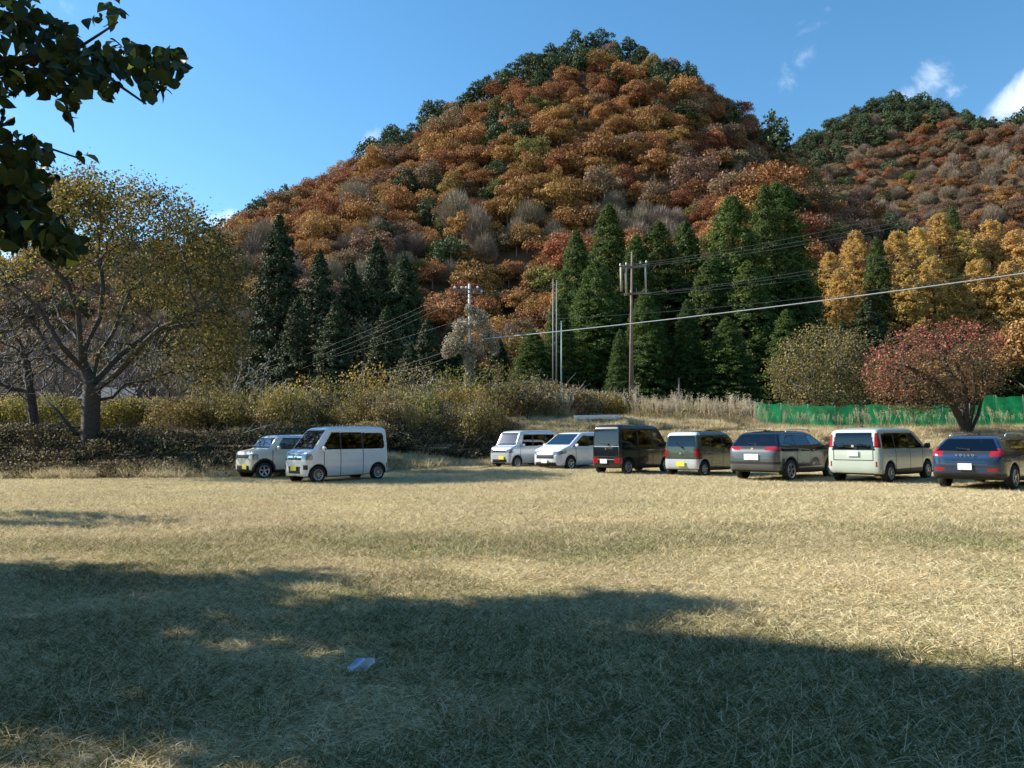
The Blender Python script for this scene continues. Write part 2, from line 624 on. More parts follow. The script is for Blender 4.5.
def lobes_crown(lobes, n, size, rng=RNG, shell=(.72, 1.05), nj=.55, down_cut=-.55):
    """leaf clumps spread through the outer part of a heap of ellipsoids"""
    L = np.array(lobes, float)
    area = (L[:, 3] * L[:, 4] + L[:, 4] * L[:, 5] + L[:, 3] * L[:, 5])
    k = rng.choice(len(L), size=int(n * 1.7), p=area / area.sum())
    d = unit(rng.normal(size=(len(k), 3)))
    keep = d[:, 2] > down_cut
    k, d = k[keep], d[keep]
    rr = rng.uniform(shell[0], shell[1], size=(len(k), 1))
    P = L[k, :3] + d * L[k, 3:] * rr
    inside = np.zeros(len(P), bool)
    for j in range(len(L)):
        q = (P - L[j, :3]) / L[j, 3:]
        inside |= (np.sum(q * q, 1) < .45) & (k != j)
    P, d = P[~inside][:n], d[~inside][:n]
    Nn = unit(d + rng.normal(size=d.shape) * nj)
    sz = size * rng.uniform(.6, 1.35, size=len(P))
    return P, Nn, sz


def blob_set(rng, r, h, z0, nl, flat=.8, spread=.62, small=1.0):
    out = [(0, 0, z0 + h * .5, r * .72 * small, r * .72 * small, h * .42 * small)]
    for i in range(nl):
        a = rng.uniform(0, 2 * math.pi)
        q = r * spread * math.sqrt(rng.uniform(.1, 1))
        zz = z0 + h * (.26 + .58 * rng.uniform(0, 1) * (1 - .45 * q / r))
        s = r * rng.uniform(.28, .46) * (.6 + .4 * small)
        out.append((q * math.cos(a), q * math.sin(a), zz, s, s, s * flat))
    return out


def combine(parts):
    """parts: (V, F, mat index, rnd)"""
    Vs, Fs, mi, at_ = [], [], [], []
    n = 0
    for V, F, k, r in parts:
        Vs.append(V)
        Fs.append(np.asarray(F) + n)
        n += len(V)
        mi.append(np.full(len(F), k))
        at_.append(r if np.ndim(r) else np.full(len(F), r))
    k = {f.shape[1] for f in Fs}
    order = sorted(k)
    F2, m2, a2 = [], [], []
    for kk in order:
        sel = [i for i, f in enumerate(Fs) if f.shape[1] == kk]
        F2.append(np.concatenate([Fs[i] for i in sel]))
        m2.append(np.concatenate([mi[i] for i in sel]))
        a2.append(np.concatenate([at_[i] for i in sel]))
    return np.concatenate(Vs), F2, np.concatenate(m2), np.concatenate(a2)


def tubes_np(A, B, ra, rb, k=5):
    """frustums from A to B"""
    A, B = np.asarray(A, float), np.asarray(B, float)
    n = len(A)
    d = unit(B - A)
    ref = np.tile([0.31, 0.57, 0.76], (n, 1))
    u = unit(np.cross(d, ref))
    v = np.cross(d, u)
    t = np.arange(k) * 2 * math.pi / k
    ring = u[:, None, :] * np.cos(t)[None, :, None] + v[:, None, :] * np.sin(t)[None, :, None]
    VA = A[:, None, :] + ring * np.asarray(ra).reshape(-1, 1, 1)
    VB = B[:, None, :] + ring * np.asarray(rb).reshape(-1, 1, 1)
    V = np.concatenate([VA, VB], 1).reshape(-1, 3)
    j = np.arange(k)
    f = np.stack([j, (j + 1) % k, (j + 1) % k + k, j + k], 1)
    F = (f[None] + (np.arange(n) * 2 * k)[:, None, None]).reshape(-1, 4)
    return V, F


def simple_trunk(h, r, rng, lean=.04, branches=5, bl=.35):
    A, B, ra, rb = [], [], [], []
    p = np.zeros(3)
    n = 5
    for i in range(n):
        q = p + np.array([rng.normal() * lean * h / n, rng.normal() * lean * h / n, h / n])
        A.append(p); B.append(q); ra.append(r * (1 - i / n * .75)); rb.append(r * (1 - (i + 1) / n * .75))
        if i >= 1:
            for _ in range(max(1, branches // 3)):
                a = rng.uniform(0, 6.28)
                l = h * bl * rng.uniform(.5, 1)
                e = q + np.array([math.cos(a) * l, math.sin(a) * l, l * .7])
                A.append(q); B.append(e); ra.append(r * .35); rb.append(r * .08)
        p = q
    return tubes_np(A, B, ra, rb, 5)


# ---- prototypes for the wooded slopes (one mesh each)
def proto_broad(name, leafmat, seed, n=900, size=.62, r=3.6, h=7.5, z0=2.2):
    rng = np.random.default_rng(seed)
    P, Nn, sz = lobes_crown(blob_set(rng, r, h, z0, 17, spread=.95, small=.72), n, size, rng, shell=(.5, 1.28), nj=.8, down_cut=-.4)
    V, F = leaf_quads(P, Nn, sz, .75, rng)
    rnd = np.clip(rng.normal(.5, .28, len(F)), 0, 1)
    tV, tF = simple_trunk(z0 + h * .6, .17, rng)
    V, F, mi, a = combine([(V, F, 0, rnd), (tV, tF, 1, .5)])
    return mesh_np(name, V, F, [leafmat, M['bark_grey']], midx=mi, attr=a, link=False)


def twig_fan(rng, h, r, z0, n, wdt, up=.8):
    """fine bare twigs reaching up and out"""
    d = unit(np.stack([rng.normal(size=n), rng.normal(size=n), np.abs(rng.normal(size=n)) * up + .35], 1))
    rr = rng.uniform(.35, .98, size=(n, 1))
    c = np.array([0, 0, z0])
    E = c + d * np.array([r, r, h]) * rr
    dirs = unit(d * np.array([1, 1, 1.6]) + rng.normal(size=(n, 3)) * .28)
    L = rng.uniform(.8, 2.0, size=(n, 1)) * (h / 7)
    s = unit(np.cross(dirs, rng.normal(size=(n, 3)))) * wdt
    V = np.stack([E - dirs * L * .5 - s, E - dirs * L * .5 + s, E + dirs * L * .5], 1).reshape(-1, 3)
    return V, np.arange(n * 3).reshape(n, 3)


def proto_bare(name, seed, h=8.0, r=3.4, n=1500, wdt=.045, mat='twig'):
    rng = np.random.default_rng(seed)
    V, F = twig_fan(rng, h, r, 2.0, n, wdt)
    tV, tF = simple_trunk(h * .85, .14, rng, branches=12, bl=.4)
    V, F, mi, a = combine([(V, F, 0, rng.random(len(F))), (tV, tF, 1, .5)])
    return mesh_np(name, V, F, [M[mat], M['bark_grey']], midx=mi, attr=a, link=False)


def cone_tree(rng, h, r, z0, n, size, tiers=26, droop=.35, power=.8, gap=.35, round_top=False, nj=.4):
    """sprays of needles on whorls of branches; uneven outline"""
    P, Nn, S = [], [], []
    nb = tiers * 7
    bz = z0 + (h - z0) * np.sort(rng.random(nb)) ** .95
    per = max(4, n // nb)
    for z in bz:
        f = (z - z0) / (h - z0)
        env = r * ((1 - f) ** power) * (1 if f > .08 else .75 + f * 3)
        if round_top:
            env = r * math.sqrt(max(.02, 1 - f ** 2.2))
        L = env * rng.uniform(.72, 1.12)
        a = rng.uniform(0, 6.283)
        if rng.random() < gap * .4:
            continue
        k = max(4, int(per * (.35 + 1.3 * env / r)))
        t = rng.uniform(.25, 1, k) ** .6
        w_ = rng.normal(size=k) * .16 * (L * .5 + .4) * (1.2 - t * .6)
        x = np.cos(a) * L * t - np.sin(a) * w_
        y = np.sin(a) * L * t + np.cos(a) * w_
        zz = z + L * (.12 - droop * t ** 1.6) + rng.normal(size=k) * .16
        P.append(np.stack([x, y, zz], 1))
        nrm = np.tile([math.cos(a) * .75, math.sin(a) * .75, .62], (k, 1))
        Nn.append(nrm + rng.normal(size=(k, 3)) * nj)
        S.append(size * rng.uniform(.6, 1.3, k) * (.65 + .5 * env / r))
    k = n // 30
    P.append(np.stack([rng.normal(size=k) * .12, rng.normal(size=k) * .12, h - rng.random(k) ** 1.5 * (h - z0) * .12], 1))
    Nn.append(rng.normal(size=(k, 3)))
    S.append(np.full(k, size * .6))
    return np.concatenate(P), unit(np.concatenate(Nn)), np.concatenate(S)


def proto_pine(name, seed, mat='pine', h=10.5, r=2.9, n=800, size=.6):
    rng = np.random.default_rng(seed)
    P, Nn, sz = cone_tree(rng, h, r, 2.0, n, size, tiers=12, droop=-.05, round_top=(seed % 2 == 0), nj=.6)
    V, F = leaf_quads(P, Nn, sz, .6, rng)
    tV, tF = simple_trunk(h * .9, .17, rng, branches=3, bl=.12)
    V, F, mi, a = combine([(V, F, 0, rng.random(len(F))), (tV, tF, 1, .5)])
    return mesh_np(name, V, F, [M[mat], M['bark']], midx=mi, attr=a, link=False)


PROTO = {}
for k, mats_ in (('rust', 'rust'), ('orange', 'orange'), ('brown', 'brown'), ('golden', 'golden'), ('olive', 'olive')):
    PROTO[k] = [proto_broad('broadleaf_tree', M[mats_], 100 + 7 * i + len(k), n=3600, size=.31, r=3.3 + .4 * i, h=6.4 + .7 * (2 - i), z0=.1) for i in range(3)]
PROTO['bare'] = [proto_bare('bare_tree', 31, n=2600, h=6.5, r=3.0, wdt=.03), proto_bare('bare_tree', 32, r=3.6, h=6, n=2600, wdt=.03)]
PROTO['tan'] = [proto_bare('bare_tree', 41, r=4.2, h=6.5, n=3800, wdt=.04, mat='twig_pale'), proto_bare('bare_tree', 42, r=3.6, h=7, n=3400, wdt=.04, mat='twig_pale')]
PROTO['pine'] = [proto_broad('pine_tree', M['pine'], 501, n=1700, size=.42, r=3.2, h=7, z0=1.2), proto_pine('pine_tree', 50, h=8.5, r=3.2, n=1300, size=.5), proto_pine('pine_tree', 52, h=8.5, r=3.0, n=1300, size=.5)]


def place(src, loc, rz=0.0, s=1.0, parent=None, sz=None):
    o = src.copy()
    o.location = loc
    o.rotation_euler = (0, 0, rz)
    o.scale = (s, s, sz or s)
    COL.objects.link(o)
    if parent:
        o.parent = parent
    return o


def copy_tree_obj(root, loc, rz=0.0, s=1.0, sz=None):
    r = root.copy()
    COL.objects.link(r)
    r.location = loc
    r.rotation_euler = (0, 0, rz)
    r.scale = (s, s, sz or s)
    for ch in list(root.children):
        c = ch.copy()
        COL.objects.link(c)
        c.parent = r
        for g_ in ch.children:
            d = g_.copy()
            COL.objects.link(d)
            d.parent = c
    return r


def scatter_gn(name, P, rot, scl, idx, sources):
    """one stuff object: sources set on points by geometry nodes"""
    coll = bpy.data.collections.new(name + '_source')
    for i, s in enumerate(sources):
        o = s.copy()
        o.name = '%s_%02d' % (s.name.split('.')[0], i)
        coll.objects.link(o)
    me = bpy.data.meshes.new(name)
    me.vertices.add(len(P))
    me.vertices.foreach_set('co', np.asarray(P, np.float32).ravel())
    a = me.attributes.new('rot', 'FLOAT_VECTOR', 'POINT')
    a.data.foreach_set('vector', np.asarray(rot, np.float32).ravel())
    a = me.attributes.new('scl', 'FLOAT', 'POINT')
    a.data.foreach_set('value', np.asarray(scl, np.float32))
    a = me.attributes.new('pick', 'INT', 'POINT')
    # children of the collection are sorted by name
    names = sorted(range(len(sources)), key=lambda i: '%s_%02d' % (sources[i].name.split('.')[0], i))
    inv = {j: k for k, j in enumerate(names)}
    a.data.foreach_set('value', np.array([inv[int(i)] for i in idx], np.int32))
    o = bpy.data.objects.new(name, me)
    COL.objects.link(o)
    ng = bpy.data.node_groups.new(name, 'GeometryNodeTree')
    ng.interface.new_socket('Geometry', in_out='INPUT', socket_type='NodeSocketGeometry')
    ng.interface.new_socket('Geometry', in_out='OUTPUT', socket_type='NodeSocketGeometry')
    gi = ng.nodes.new('NodeGroupInput')
    go = ng.nodes.new('NodeGroupOutput')
    ci = ng.nodes.new('GeometryNodeCollectionInfo')
    ci.inputs['Collection'].default_value = coll
    ci.inputs['Separate Children'].default_value = True
    ci.inputs['Reset Children'].default_value = True
    ip = ng.nodes.new('GeometryNodeInstanceOnPoints')
    ip.inputs['Pick Instance'].default_value = True
    ng.links.new(gi.outputs[0], ip.inputs['Points'])
    ng.links.new(ci.outputs[0], ip.inputs['Instance'])
    for nm, dt, sock in (('rot', 'FLOAT_VECTOR', 'Rotation'), ('scl', 'FLOAT', 'Scale'), ('pick', 'INT', 'Instance Index')):
        na = ng.nodes.new('GeometryNodeInputNamedAttribute')
        na.data_type = dt
        na.inputs['Name'].default_value = nm
        src_out = [s_ for s_ in na.outputs if s_.enabled and s_.name == 'Attribute'][0]
        ng.links.new(src_out, ip.inputs[sock])
    ng.links.new(ip.outputs[0], go.inputs[0])
    md = o.modifiers.new('scatter', 'NODES')
    md.node_group = ng
    return o


# ------------------------------------------------------------------ woods on the slopes
def jitter_grid(x0, x1, y0, y1, step, rng):
    xs = np.arange(x0, x1, step)
    ys = np.arange(y0, y1, step)
    X, Y = np.meshgrid(xs, ys)
    X = X + (np.arange(len(ys)) % 2)[:, None] * step * .5
    P = np.stack([X.ravel(), Y.ravel()], 1)
    return P + rng.uniform(-.5, .5, P.shape) * step


def horizon_vis(P, top=6.0):
    """which points of the slope are in front of the skyline as seen from the camera"""
    n = len(P)
    ok = np.ones(n, bool)
    z = H(P[:, 0], P[:, 1]) + top
    for t in np.linspace(.3, .97, 24):
        hz = H(P[:, 0] * t, P[:, 1] * t)
        lim = CAM_H + (z - CAM_H) * t
        ok &= hz < lim + .2
    return ok


rngf = np.random.default_rng(77)
# near mountain
P = jitter_grid(-320, 125, 103, 252, 4.4, rngf)
z = H(P[:, 0], P[:, 1])
ok = (z > 5) & horizon_vis(P, 9)
P = P[ok]
z = z[ok]
px, py, dd = proj(np.stack([P[:, 0], P[:, 1], z + 5], 1))
ok = (px > -700) & (px < 1180)
P, z, px, py, dd = P[ok], z[ok], px[ok], py[ok], dd[ok]
ridge_py = np.interp(px, [-150, 0, 110, 230, 270, 320, 370, 420, 470, 510, 545, 600, 640, 670, 705, 740, 765, 790],
                     [315, 285, 262, 225, 200, 170, 145, 115, 90, 70, 48, 35, 40, 57, 80, 112, 136, 165])
cl = []
cls = ['rust', 'orange', 'brown', 'golden', 'olive', 'bare', 'tan', 'pine']
patch = fbm(P[:, 0] / 16 + 50, P[:, 1] / 22, 3)
for i in range(len(P)):
    X, Y_ = px[i], py[i]
    u = rngf.random() * .72 + (patch[i] - .25) * .56
    below = Y_ - ridge_py[i]
    if 515 < X < 690 and below < 24 and rngf.random() < .95:
        cl.append('pine'); continue
    if 700 <= X < 800 and below < 22 and rngf.random() < .12:
        cl.append('pine'); continue
    if 385 < X <= 520 and below < 14 and rngf.random() < .8:
        cl.append('pine'); continue
    if (X < 385 and below < 10 and rngf.random() < .2) or rngf.random() < .05 or (490 < X < 540 and 90 < Y_ < 135 and rngf.random() < .4):
        cl.append('pine'); continue
    if 585 < X < 685 and 198 < Y_ < 235:
        cl.append('tan'); continue
    lowband = sstep(185, 235, np.array(Y_)) if X < 560 else 0.0
    if X < 330:
        lowband = sstep(215, 250, np.array(Y_))
    if X < 265 and Y_ > 240 and rngf.random() < .85:
        cl.append(rngf.choice(['bare', 'tan', 'brown', 'olive'], p=[.42, .36, .15, .07])); continue
    if rngf.random() < lowband * .85:
        cl.append(rngf.choice(['bare', 'tan', 'brown', 'orange', 'olive'], p=[.10, .22, .24, .34, .10])); continue
    if X > 690:  # shade of the right flank put into the colour: darker brown and rust trees
        cl.append(rngf.choice(['brown', 'rust', 'olive', 'bare', 'orange'], p=[.36, .34, .14, .02, .14])); continue
    if rngf.random() < .09: cl.append('brown')
    elif u < .05: cl.append('olive')
    elif u < .11: cl.append('golden')
    elif u < .44: cl.append('orange')
    elif u < .68: cl.append('rust')
    elif u < .82: cl.append('orange')
    else: cl.append('brown')
cl = np.array(cl)
size_ = np.clip(np.exp(rngf.normal(-.10, .20, len(P))), .58, 1.4)
size_[np.isin(cl, ['bare', 'tan'])] *= .82
size_[(cl == 'pine') & (py < ridge_py + 30) & (px > 500) & (px < 720)] *= .85
if True:
    big = rngf.random(len(P)) < .12
    size_[big] *= 1.25
LAB = {
    'rust': ('rust red broadleaf tree in the autumn wood on the near mountain', 'broadleaf_tree', 'rust red trees on the near mountain'),
    'orange': ('orange brown broadleaf tree in the autumn wood on the near mountain', 'broadleaf_tree', 'orange trees on the near mountain'),
    'brown': ('dull brown broadleaf tree in the autumn wood on the near mountain', 'broadleaf_tree', 'brown trees on the near mountain'),
    'golden': ('golden yellow broadleaf tree in the autumn wood on the near mountain', 'broadleaf_tree', 'golden trees on the near mountain'),
    'olive': ('olive green broadleaf tree among rust trees on the near mountain', 'broadleaf_tree', 'olive trees on the near mountain'),
    'bare': ('bare grey leafless tree low on the near mountain', 'bare_tree', 'bare grey trees on the near mountain'),
    'tan': ('bare tree with pale tan twigs low on the near mountain', 'bare_tree', 'tan leafless trees on the near mountain'),
    'pine': ('dark green pine among the autumn trees of the near mountain', 'pine_tree', 'dark pines on the near mountain'),
}
# the ones that show largest are single trees, the rest is one wood
front = horizon_vis(P, 3)
score = size_ / dd * np.where(front, 1, .3) * np.where((px > -20) & (px < 1040) & (py < 330), 1, .2)
order = np.argsort(-score)
SINGLE = 290
single = set(order[:SINGLE].tolist())
rest = []
for i in range(len(P)):
    k = cl[i]
    if i in single:
        src = PROTO[k][int(rngf.integers(len(PROTO[k])))]
        o = place(src, (P[i, 0], P[i, 1], z[i] - .5), rngf.uniform(0, 6.28), size_[i], sz=size_[i] * rngf.uniform(.75, 1.25))
        o.name = LAB[k][1]
        tag(o, LAB[k][0], 'tree', LAB[k][2])
    else:
        rest.append(i)
ALLP = [p_ for k in cls for p_ in PROTO[k]]
OFF = {}
c_ = 0
for k in cls:
    OFF[k] = (c_, len(PROTO[k]))
    c_ += len(PROTO[k])
rest = np.array(rest)


def wood(name, label, P, z, cl, size_):
    n = len(P)
    idx = [OFF[k][0] + int(rngf.integers(OFF[k][1])) for k in cl]
    rot = np.zeros((n, 3))
    rot[:, 2] = rngf.uniform(0, 6.28, n)
    o = scatter_gn(name, np.stack([P[:, 0], P[:, 1], z - .5], 1), rot, size_, idx, ALLP)
    tag(o, label, 'wood', kind='stuff')
    return o


wood('near_mountain_wood', 'mass of rust and orange autumn trees covering the near mountain', P[rest], z[rest], cl[rest], size_[rest])

# far hill
P = jitter_grid(90, 520, 168, 455, 5.6, rngf)
z = H(P[:, 0], P[:, 1])
ok = (z > 8) & horizon_vis(P, 9)
P, z = P[ok], z[ok]
px, py, dd = proj(np.stack([P[:, 0], P[:, 1], z + 5], 1))
ok = (px > 700) & (px < 1250)
P, z, px, py, dd = P[ok], z[ok], px[ok], py[ok], dd[ok]
ridge2 = np.interp(px, [785, 800, 830, 870, 900, 925, 950, 985, 1010, 1040], [155, 145, 125, 107, 100, 103, 118, 130, 125, 108])
cl = []
patch = fbm(P[:, 0] / 26 + 50, P[:, 1] / 30, 3)
for i in range(len(P)):
    below = py[i] - ridge2[i]
    lim = np.interp(px[i], [780, 860, 900, 940, 945, 2000], [28, 38, 30, 16, 0, 0])
    u = patch[i] + rngf.uniform(-.2, .2)
    if below < lim and rngf.random() < .95:
        cl.append('pine')
    elif u < .33:
        cl.append(rngf.choice(['olive', 'pine', 'bare']))
    else:
        cl.append(rngf.choice(['rust', 'brown', 'orange', 'tan', 'bare'], p=[.22, .46, .14, .13, .05]))
cl = np.array(cl)
size_ = rngf.uniform(.75, 1.25, len(P)) * 1.0
wood('far_hill_wood', 'far mass of brown and rust trees covering the hill behind', P, z, cl, size_)
# ------------------------------------------------------------------ branching trees
def grow(start_pts, attr_pts, step=.3, infl=3.0, kill=.5, maxit=140, grav=0.0, rng=RNG):
    """space colonisation: start_pts = list of (point, parent index). Returns nodes, parents"""
    nodes = [np.array(p, float) for p, _ in start_pts]
    par = [q for _, q in start_pts]
    A = np.array(attr_pts, float)
    alive = np.ones(len(A), bool)
    near = np.full(len(A), 1e9)
    nid = np.zeros(len(A), int)

    def upd(i0):
        nonlocal near, nid
        new = np.array(nodes[i0:])
        if len(new) == 0:
            return
        d = np.linalg.norm(A[:, None, :] - new[None], axis=2)
        m = d.min(1)
        k = d.argmin(1) + i0
        s = m < near
        near[s] = m[s]
        nid[s] = k[s]
    upd(0)
    seen = set()
    for it in range(maxit):
        act = alive & (near < infl)
        if not act.any():
            break
        ids = np.unique(nid[act])
        i0 = len(nodes)
        for i in ids:
            sel = act & (nid == i)
            d = unit(A[sel] - nodes[i]).sum(0)
            d = d + rng.normal(size=3) * .22 * np.linalg.norm(d)
            d[2] += grav * np.linalg.norm(d)
            d = d / (np.linalg.norm(d) + 1e-9)
            key = (i, round(d[0], 1), round(d[1], 1), round(d[2], 1))
            if key in seen:
                continue
            seen.add(key)
            nodes.append(nodes[i] + d * step)
            par.append(int(i))
        if len(nodes) == i0:
            break
        upd(i0)
        alive &= near > kill
    return np.array(nodes), np.array(par)


def radii(nodes, par, r0=.012, p=2.3, trunk=None):
    n = len(nodes)
    acc = np.zeros(n)
    kids = np.zeros(n, int)
    for i in range(n - 1, 0, -1):
        if kids[i] == 0:
            acc[i] = r0 ** p
        if par[i] >= 0:
            acc[par[i]] += acc[i]
            kids[par[i]] += 1
    r = np.maximum(acc, r0 ** p) ** (1 / p)
    if trunk:
        r = r * 1.0
        r = np.where(r > .04, r * trunk / r[0], r) if False else r * (1 + (trunk / r[0] - 1) * np.clip(r / r[0], 0, 1) ** .5)
    return r, kids


def env_points(rng, n, f, box):
    out = []
    lo, hi = np.array(box[0], float), np.array(box[1], float)
    while len(out) < n:
        p = rng.uniform(lo, hi, size=(n * 2, 3))
        p = p[f(p)]
        out.extend(p.tolist())
    return np.array(out[:n])


def tree_mesh(nodes, par, r, kids, k=6, thin=.03):
    idx = np.arange(1, len(nodes))
    idx = idx[par[idx] >= 0]
    thick = r[idx] > thin
    parts = []
    a = idx[thick]
    b_ = idx[~thick]
    if len(a):
        parts.append((*tubes_np(nodes[par[a]], nodes[a] + unit(nodes[a] - nodes[par[a]]) * np.minimum(r[a] * .4, .03)[:, None], np.minimum(r[par[a]], r[a] * 1.35), r[a], k), 0, .4))
    if len(b_):
        parts.append((*tubes_np(nodes[par[b_]], nodes[b_], np.minimum(r[par[b_]], r[b_] * 1.4), r[b_], 3), 0, .5))
    return combine(parts)


def leafy(nodes, r, kids, rng, thr, per, spread, size, zsel=None, mats=None):
    tips = np.where(r < thr)[0]
    if zsel is not None:
        tips = tips[zsel(nodes[tips])]
    P = np.repeat(nodes[tips], per, 0) + rng.normal(size=(len(tips) * per, 3)) * spread
    Nn = unit(rng.normal(size=P.shape) + np.array([0, 0, .5]))
    S = size * rng.uniform(.6, 1.3, len(P))
    return P, Nn, S


def build_tree(name, loc, label, nodes, par, r, kids, bark, crowns, group=None, twigs=None, cat='tree'):
    root = empty(name, loc)
    tag(root, label, cat, group)
    V, F, mi, a = tree_mesh(nodes, par, r, kids)
    mesh_np('trunk', V, F, bark, root, smooth=True, attr=a)
    if crowns:
        Vs, Fs, mis, rs, mats_ = [], [], [], [], []
        parts = []
        for j, (P, Nn, S, mat, asp) in enumerate(crowns):
            rng = np.random.default_rng(j + 3)
            V, F = leaf_quads(P, Nn, S, asp, rng)
            parts.append((V, F, j, np.clip(rng.normal(.5, .28, len(F)), 0, 1)))
            mats_.append(mat)
        V, F, mi, a = combine(parts)
        mesh_np('crown', V, F, mats_, root, midx=mi, attr=a)
    return root


def chain(pts, step=.3):
    """polyline -> list of (point, parent)"""
    pts = [np.array(p, float) for p in pts]
    out = [(pts[0], -1)]
    for a, b in zip(pts[:-1], pts[1:]):
        n = max(1, int(np.linalg.norm(b - a) / step))
        for i in range(1, n + 1):
            out.append((a + (b - a) * i / n, len(out) - 1))
    return out


def chains(list_of, step=.3):
    """first is the trunk, later ones begin near a point of what is already there"""
    out = chain(list_of[0], step)
    for pl in list_of[1:]:
        P = np.array([p for p, _ in out])
        j = int(np.argmin(np.linalg.norm(P - np.array(pl[0]), axis=1)))
        c = chain([P[j]] + [np.array(p) for p in pl[1:]], step)
        base = len(out)
        for k, (p, q) in enumerate(c[1:]):
            out.append((p, j if k == 0 else base + k - 1))
    return out


# ---- the big spreading tree at the left
TY = 33.0
tb = on(90, TY)
sc_ = TY / 770.0


def rel(px, py, dy=0.0, Y=TY, base=None):
    p = at(px, py, Y + dy)
    b0 = tb if base is None else base
    return (p.x - b0.x, p.y - b0.y, p.z - b0.z)


rng = np.random.default_rng(21)
limbs = [
    [(0, 0, -.5), (0, 0, .2), rel(91, 410), rel(92, 385)],
    [rel(92, 387), rel(84, 366), rel(80, 340, -.5), rel(78, 312, -.8), rel(68, 285, -1.3), rel(48, 262, -1.6)],
    [rel(82, 350), rel(100, 318, .6), rel(103, 288, .8), rel(100, 260, 1.2)],
    [rel(92, 387), rel(98, 355, .3), rel(112, 335, 1), rel(122, 312, 1.3), rel(130, 290, 1.8)],
    [rel(94, 390), rel(118, 372, -1.2), rel(142, 345, -2.0), rel(160, 328, -2.4), rel(182, 318, -2.8), rel(205, 306, -3.0)],
    [rel(94, 384), rel(120, 355, 1.2), rel(150, 333, 2.0), rel(180, 326, 2.6), rel(215, 322, 3.2)],
    [rel(96, 402), rel(113, 397, .6), rel(125, 384, 1.0), rel(150, 380, 1.5), rel(170, 372, 2.2)],
    [rel(88, 385), rel(66, 368, .8), rel(50, 352, 1.2), rel(38, 330, 1.4), rel(10, 300, 1.6), rel(-20, 290, 1.8)],
    [rel(84, 372), rel(60, 345, -1.5), rel(40, 310, -2), rel(20, 290, -2.5)],
    [rel(80, 345), rel(60, 318, 2.0), rel(52, 290, 3), rel(60, 262, 3.6)],
]
start = chains(limbs, .28)


def env_big(p):
    # crown in the tree's own metres: broad dome, hollow below
    x, y, z = p[:, 0], p[:, 1], p[:, 2]
    cx = .6
    q = ((x - cx) / 6.2) ** 2 + (y / 5.2) ** 2 + ((z - 5.9) / 6.4) ** 2
    low = z > 2.2 + .35 * np.abs(x - cx) * (x > cx) * .5
    return (q < 1) & low & (q > .12)


A = env_points(rng, 2600, env_big, ((-6.5, -5.5, 1.5), (7.5, 5.5, 12.6)))
nodes, par = grow(start, A, step=.26, infl=3.2, kill=.42, rng=rng, maxit=120)
r, kids = radii(nodes, par, .009, 2.15, trunk=.36)
r[:4] *= 1.12
def outer(q, lim):
    return ((q[:, 0] - .6) / 6.2) ** 2 + (q[:, 1] / 5.2) ** 2 + ((q[:, 2] - 5.9) / 6.4) ** 2 > lim + rng.normal(size=len(q)) * .08


P1 = leafy(nodes, r, kids, rng, .024, 85, .36, .13, lambda q: outer(q, .6) & (q[:, 2] > 8.0 - 1.1 * np.clip(q[:, 0], -1, 5) + rng.normal(size=len(q)) * .8) & (rng.random(len(q)) < .32))
P2 = leafy(nodes, r, kids, rng, .024, 26, .34, .13, lambda q: outer(q, .5) & (q[:, 0] > 1.5) & (q[:, 2] > 3.4) & (rng.random(len(q)) < .05))
P3 = leafy(nodes, r, kids, rng, .021, 60, .34, .13, lambda q: outer(q, .6) & (q[:, 2] > 7.4) & (q[:, 0] < 2.2) & (rng.random(len(q)) < .26))
build_tree('spreading_tree', tb, 'large spreading tree with a thick dark trunk and olive yellow leaves on the bank', nodes, par, r, kids, M['bark'],
           [(P1[0][::2], P1[1][::2], P1[2][::2], M['olive'], .7), (P1[0][1::2], P1[1][1::2], P1[2][1::2], M['yolive'], .7), (*P2, M['yolive'], .7), (*P3, M['yolive'], .7), (P1[0][::3] + .1, P1[1][::3], P1[2][::3], M['darkleaf'], .7), (P3[0][::3] + .1, P3[1][::3], P3[2][::3], M['yellow'], .7)])

# ---- smaller trees beside and behind it
def quick_tree(name, px, Y, h, rx, label, bark, crowns_fn, seed, n_attr=700, z0=1.2, ry=None, r0=.008, trunk=.16, lean=(0, 0), top_flat=.5, step=.26, kill=.42, cz=None, group=None, cat='tree', multi=1, infl=2.8):
    rng = np.random.default_rng(seed)
    base = on(px, Y)
    ry = ry or rx
    lx, ly = lean
    cl_ = []
    for m_ in range(multi):
        a = 6.283 * m_ / multi + .4
        o = (0, 0, -.3) if m_ == 0 else (0, 0, -.25)
        sx_ = .35 * (multi > 1) * math.cos(a)
        sy_ = .35 * (multi > 1) * math.sin(a)
        cl_.append([o, (lx * .15 + sx_ * .6, ly * .15 + sy_ * .6, z0 * .5), (lx * .4 + sx_ * 2, ly * .4 + sy_ * 2, z0 + h * .12)])
    st = chains(cl_, step)
    czz = z0 + (h - z0) * (cz or .5)

    def env(p):
        q = ((p[:, 0] - lx) / rx) ** 2 + ((p[:, 1] - ly) / ry) ** 2 + ((p[:, 2] - czz) / ((h - z0) * .52)) ** 2
        return (q < 1) & (p[:, 2] > z0) & (q > .05)
    A = env_points(rng, n_attr, env, ((lx - rx, ly - ry, z0), (lx + rx, ly + ry, h + .3)))
    nodes, par = grow(st, A, step=step, infl=infl + h * .35, kill=kill, rng=rng, maxit=100)
    r, kids = radii(nodes, par, r0, 2.2, trunk=trunk)
    crowns = crowns_fn(nodes, r, kids, rng) if crowns_fn else None
    return build_tree(name, base, label, nodes, par, r, kids, bark, crowns, group=group, cat=cat)


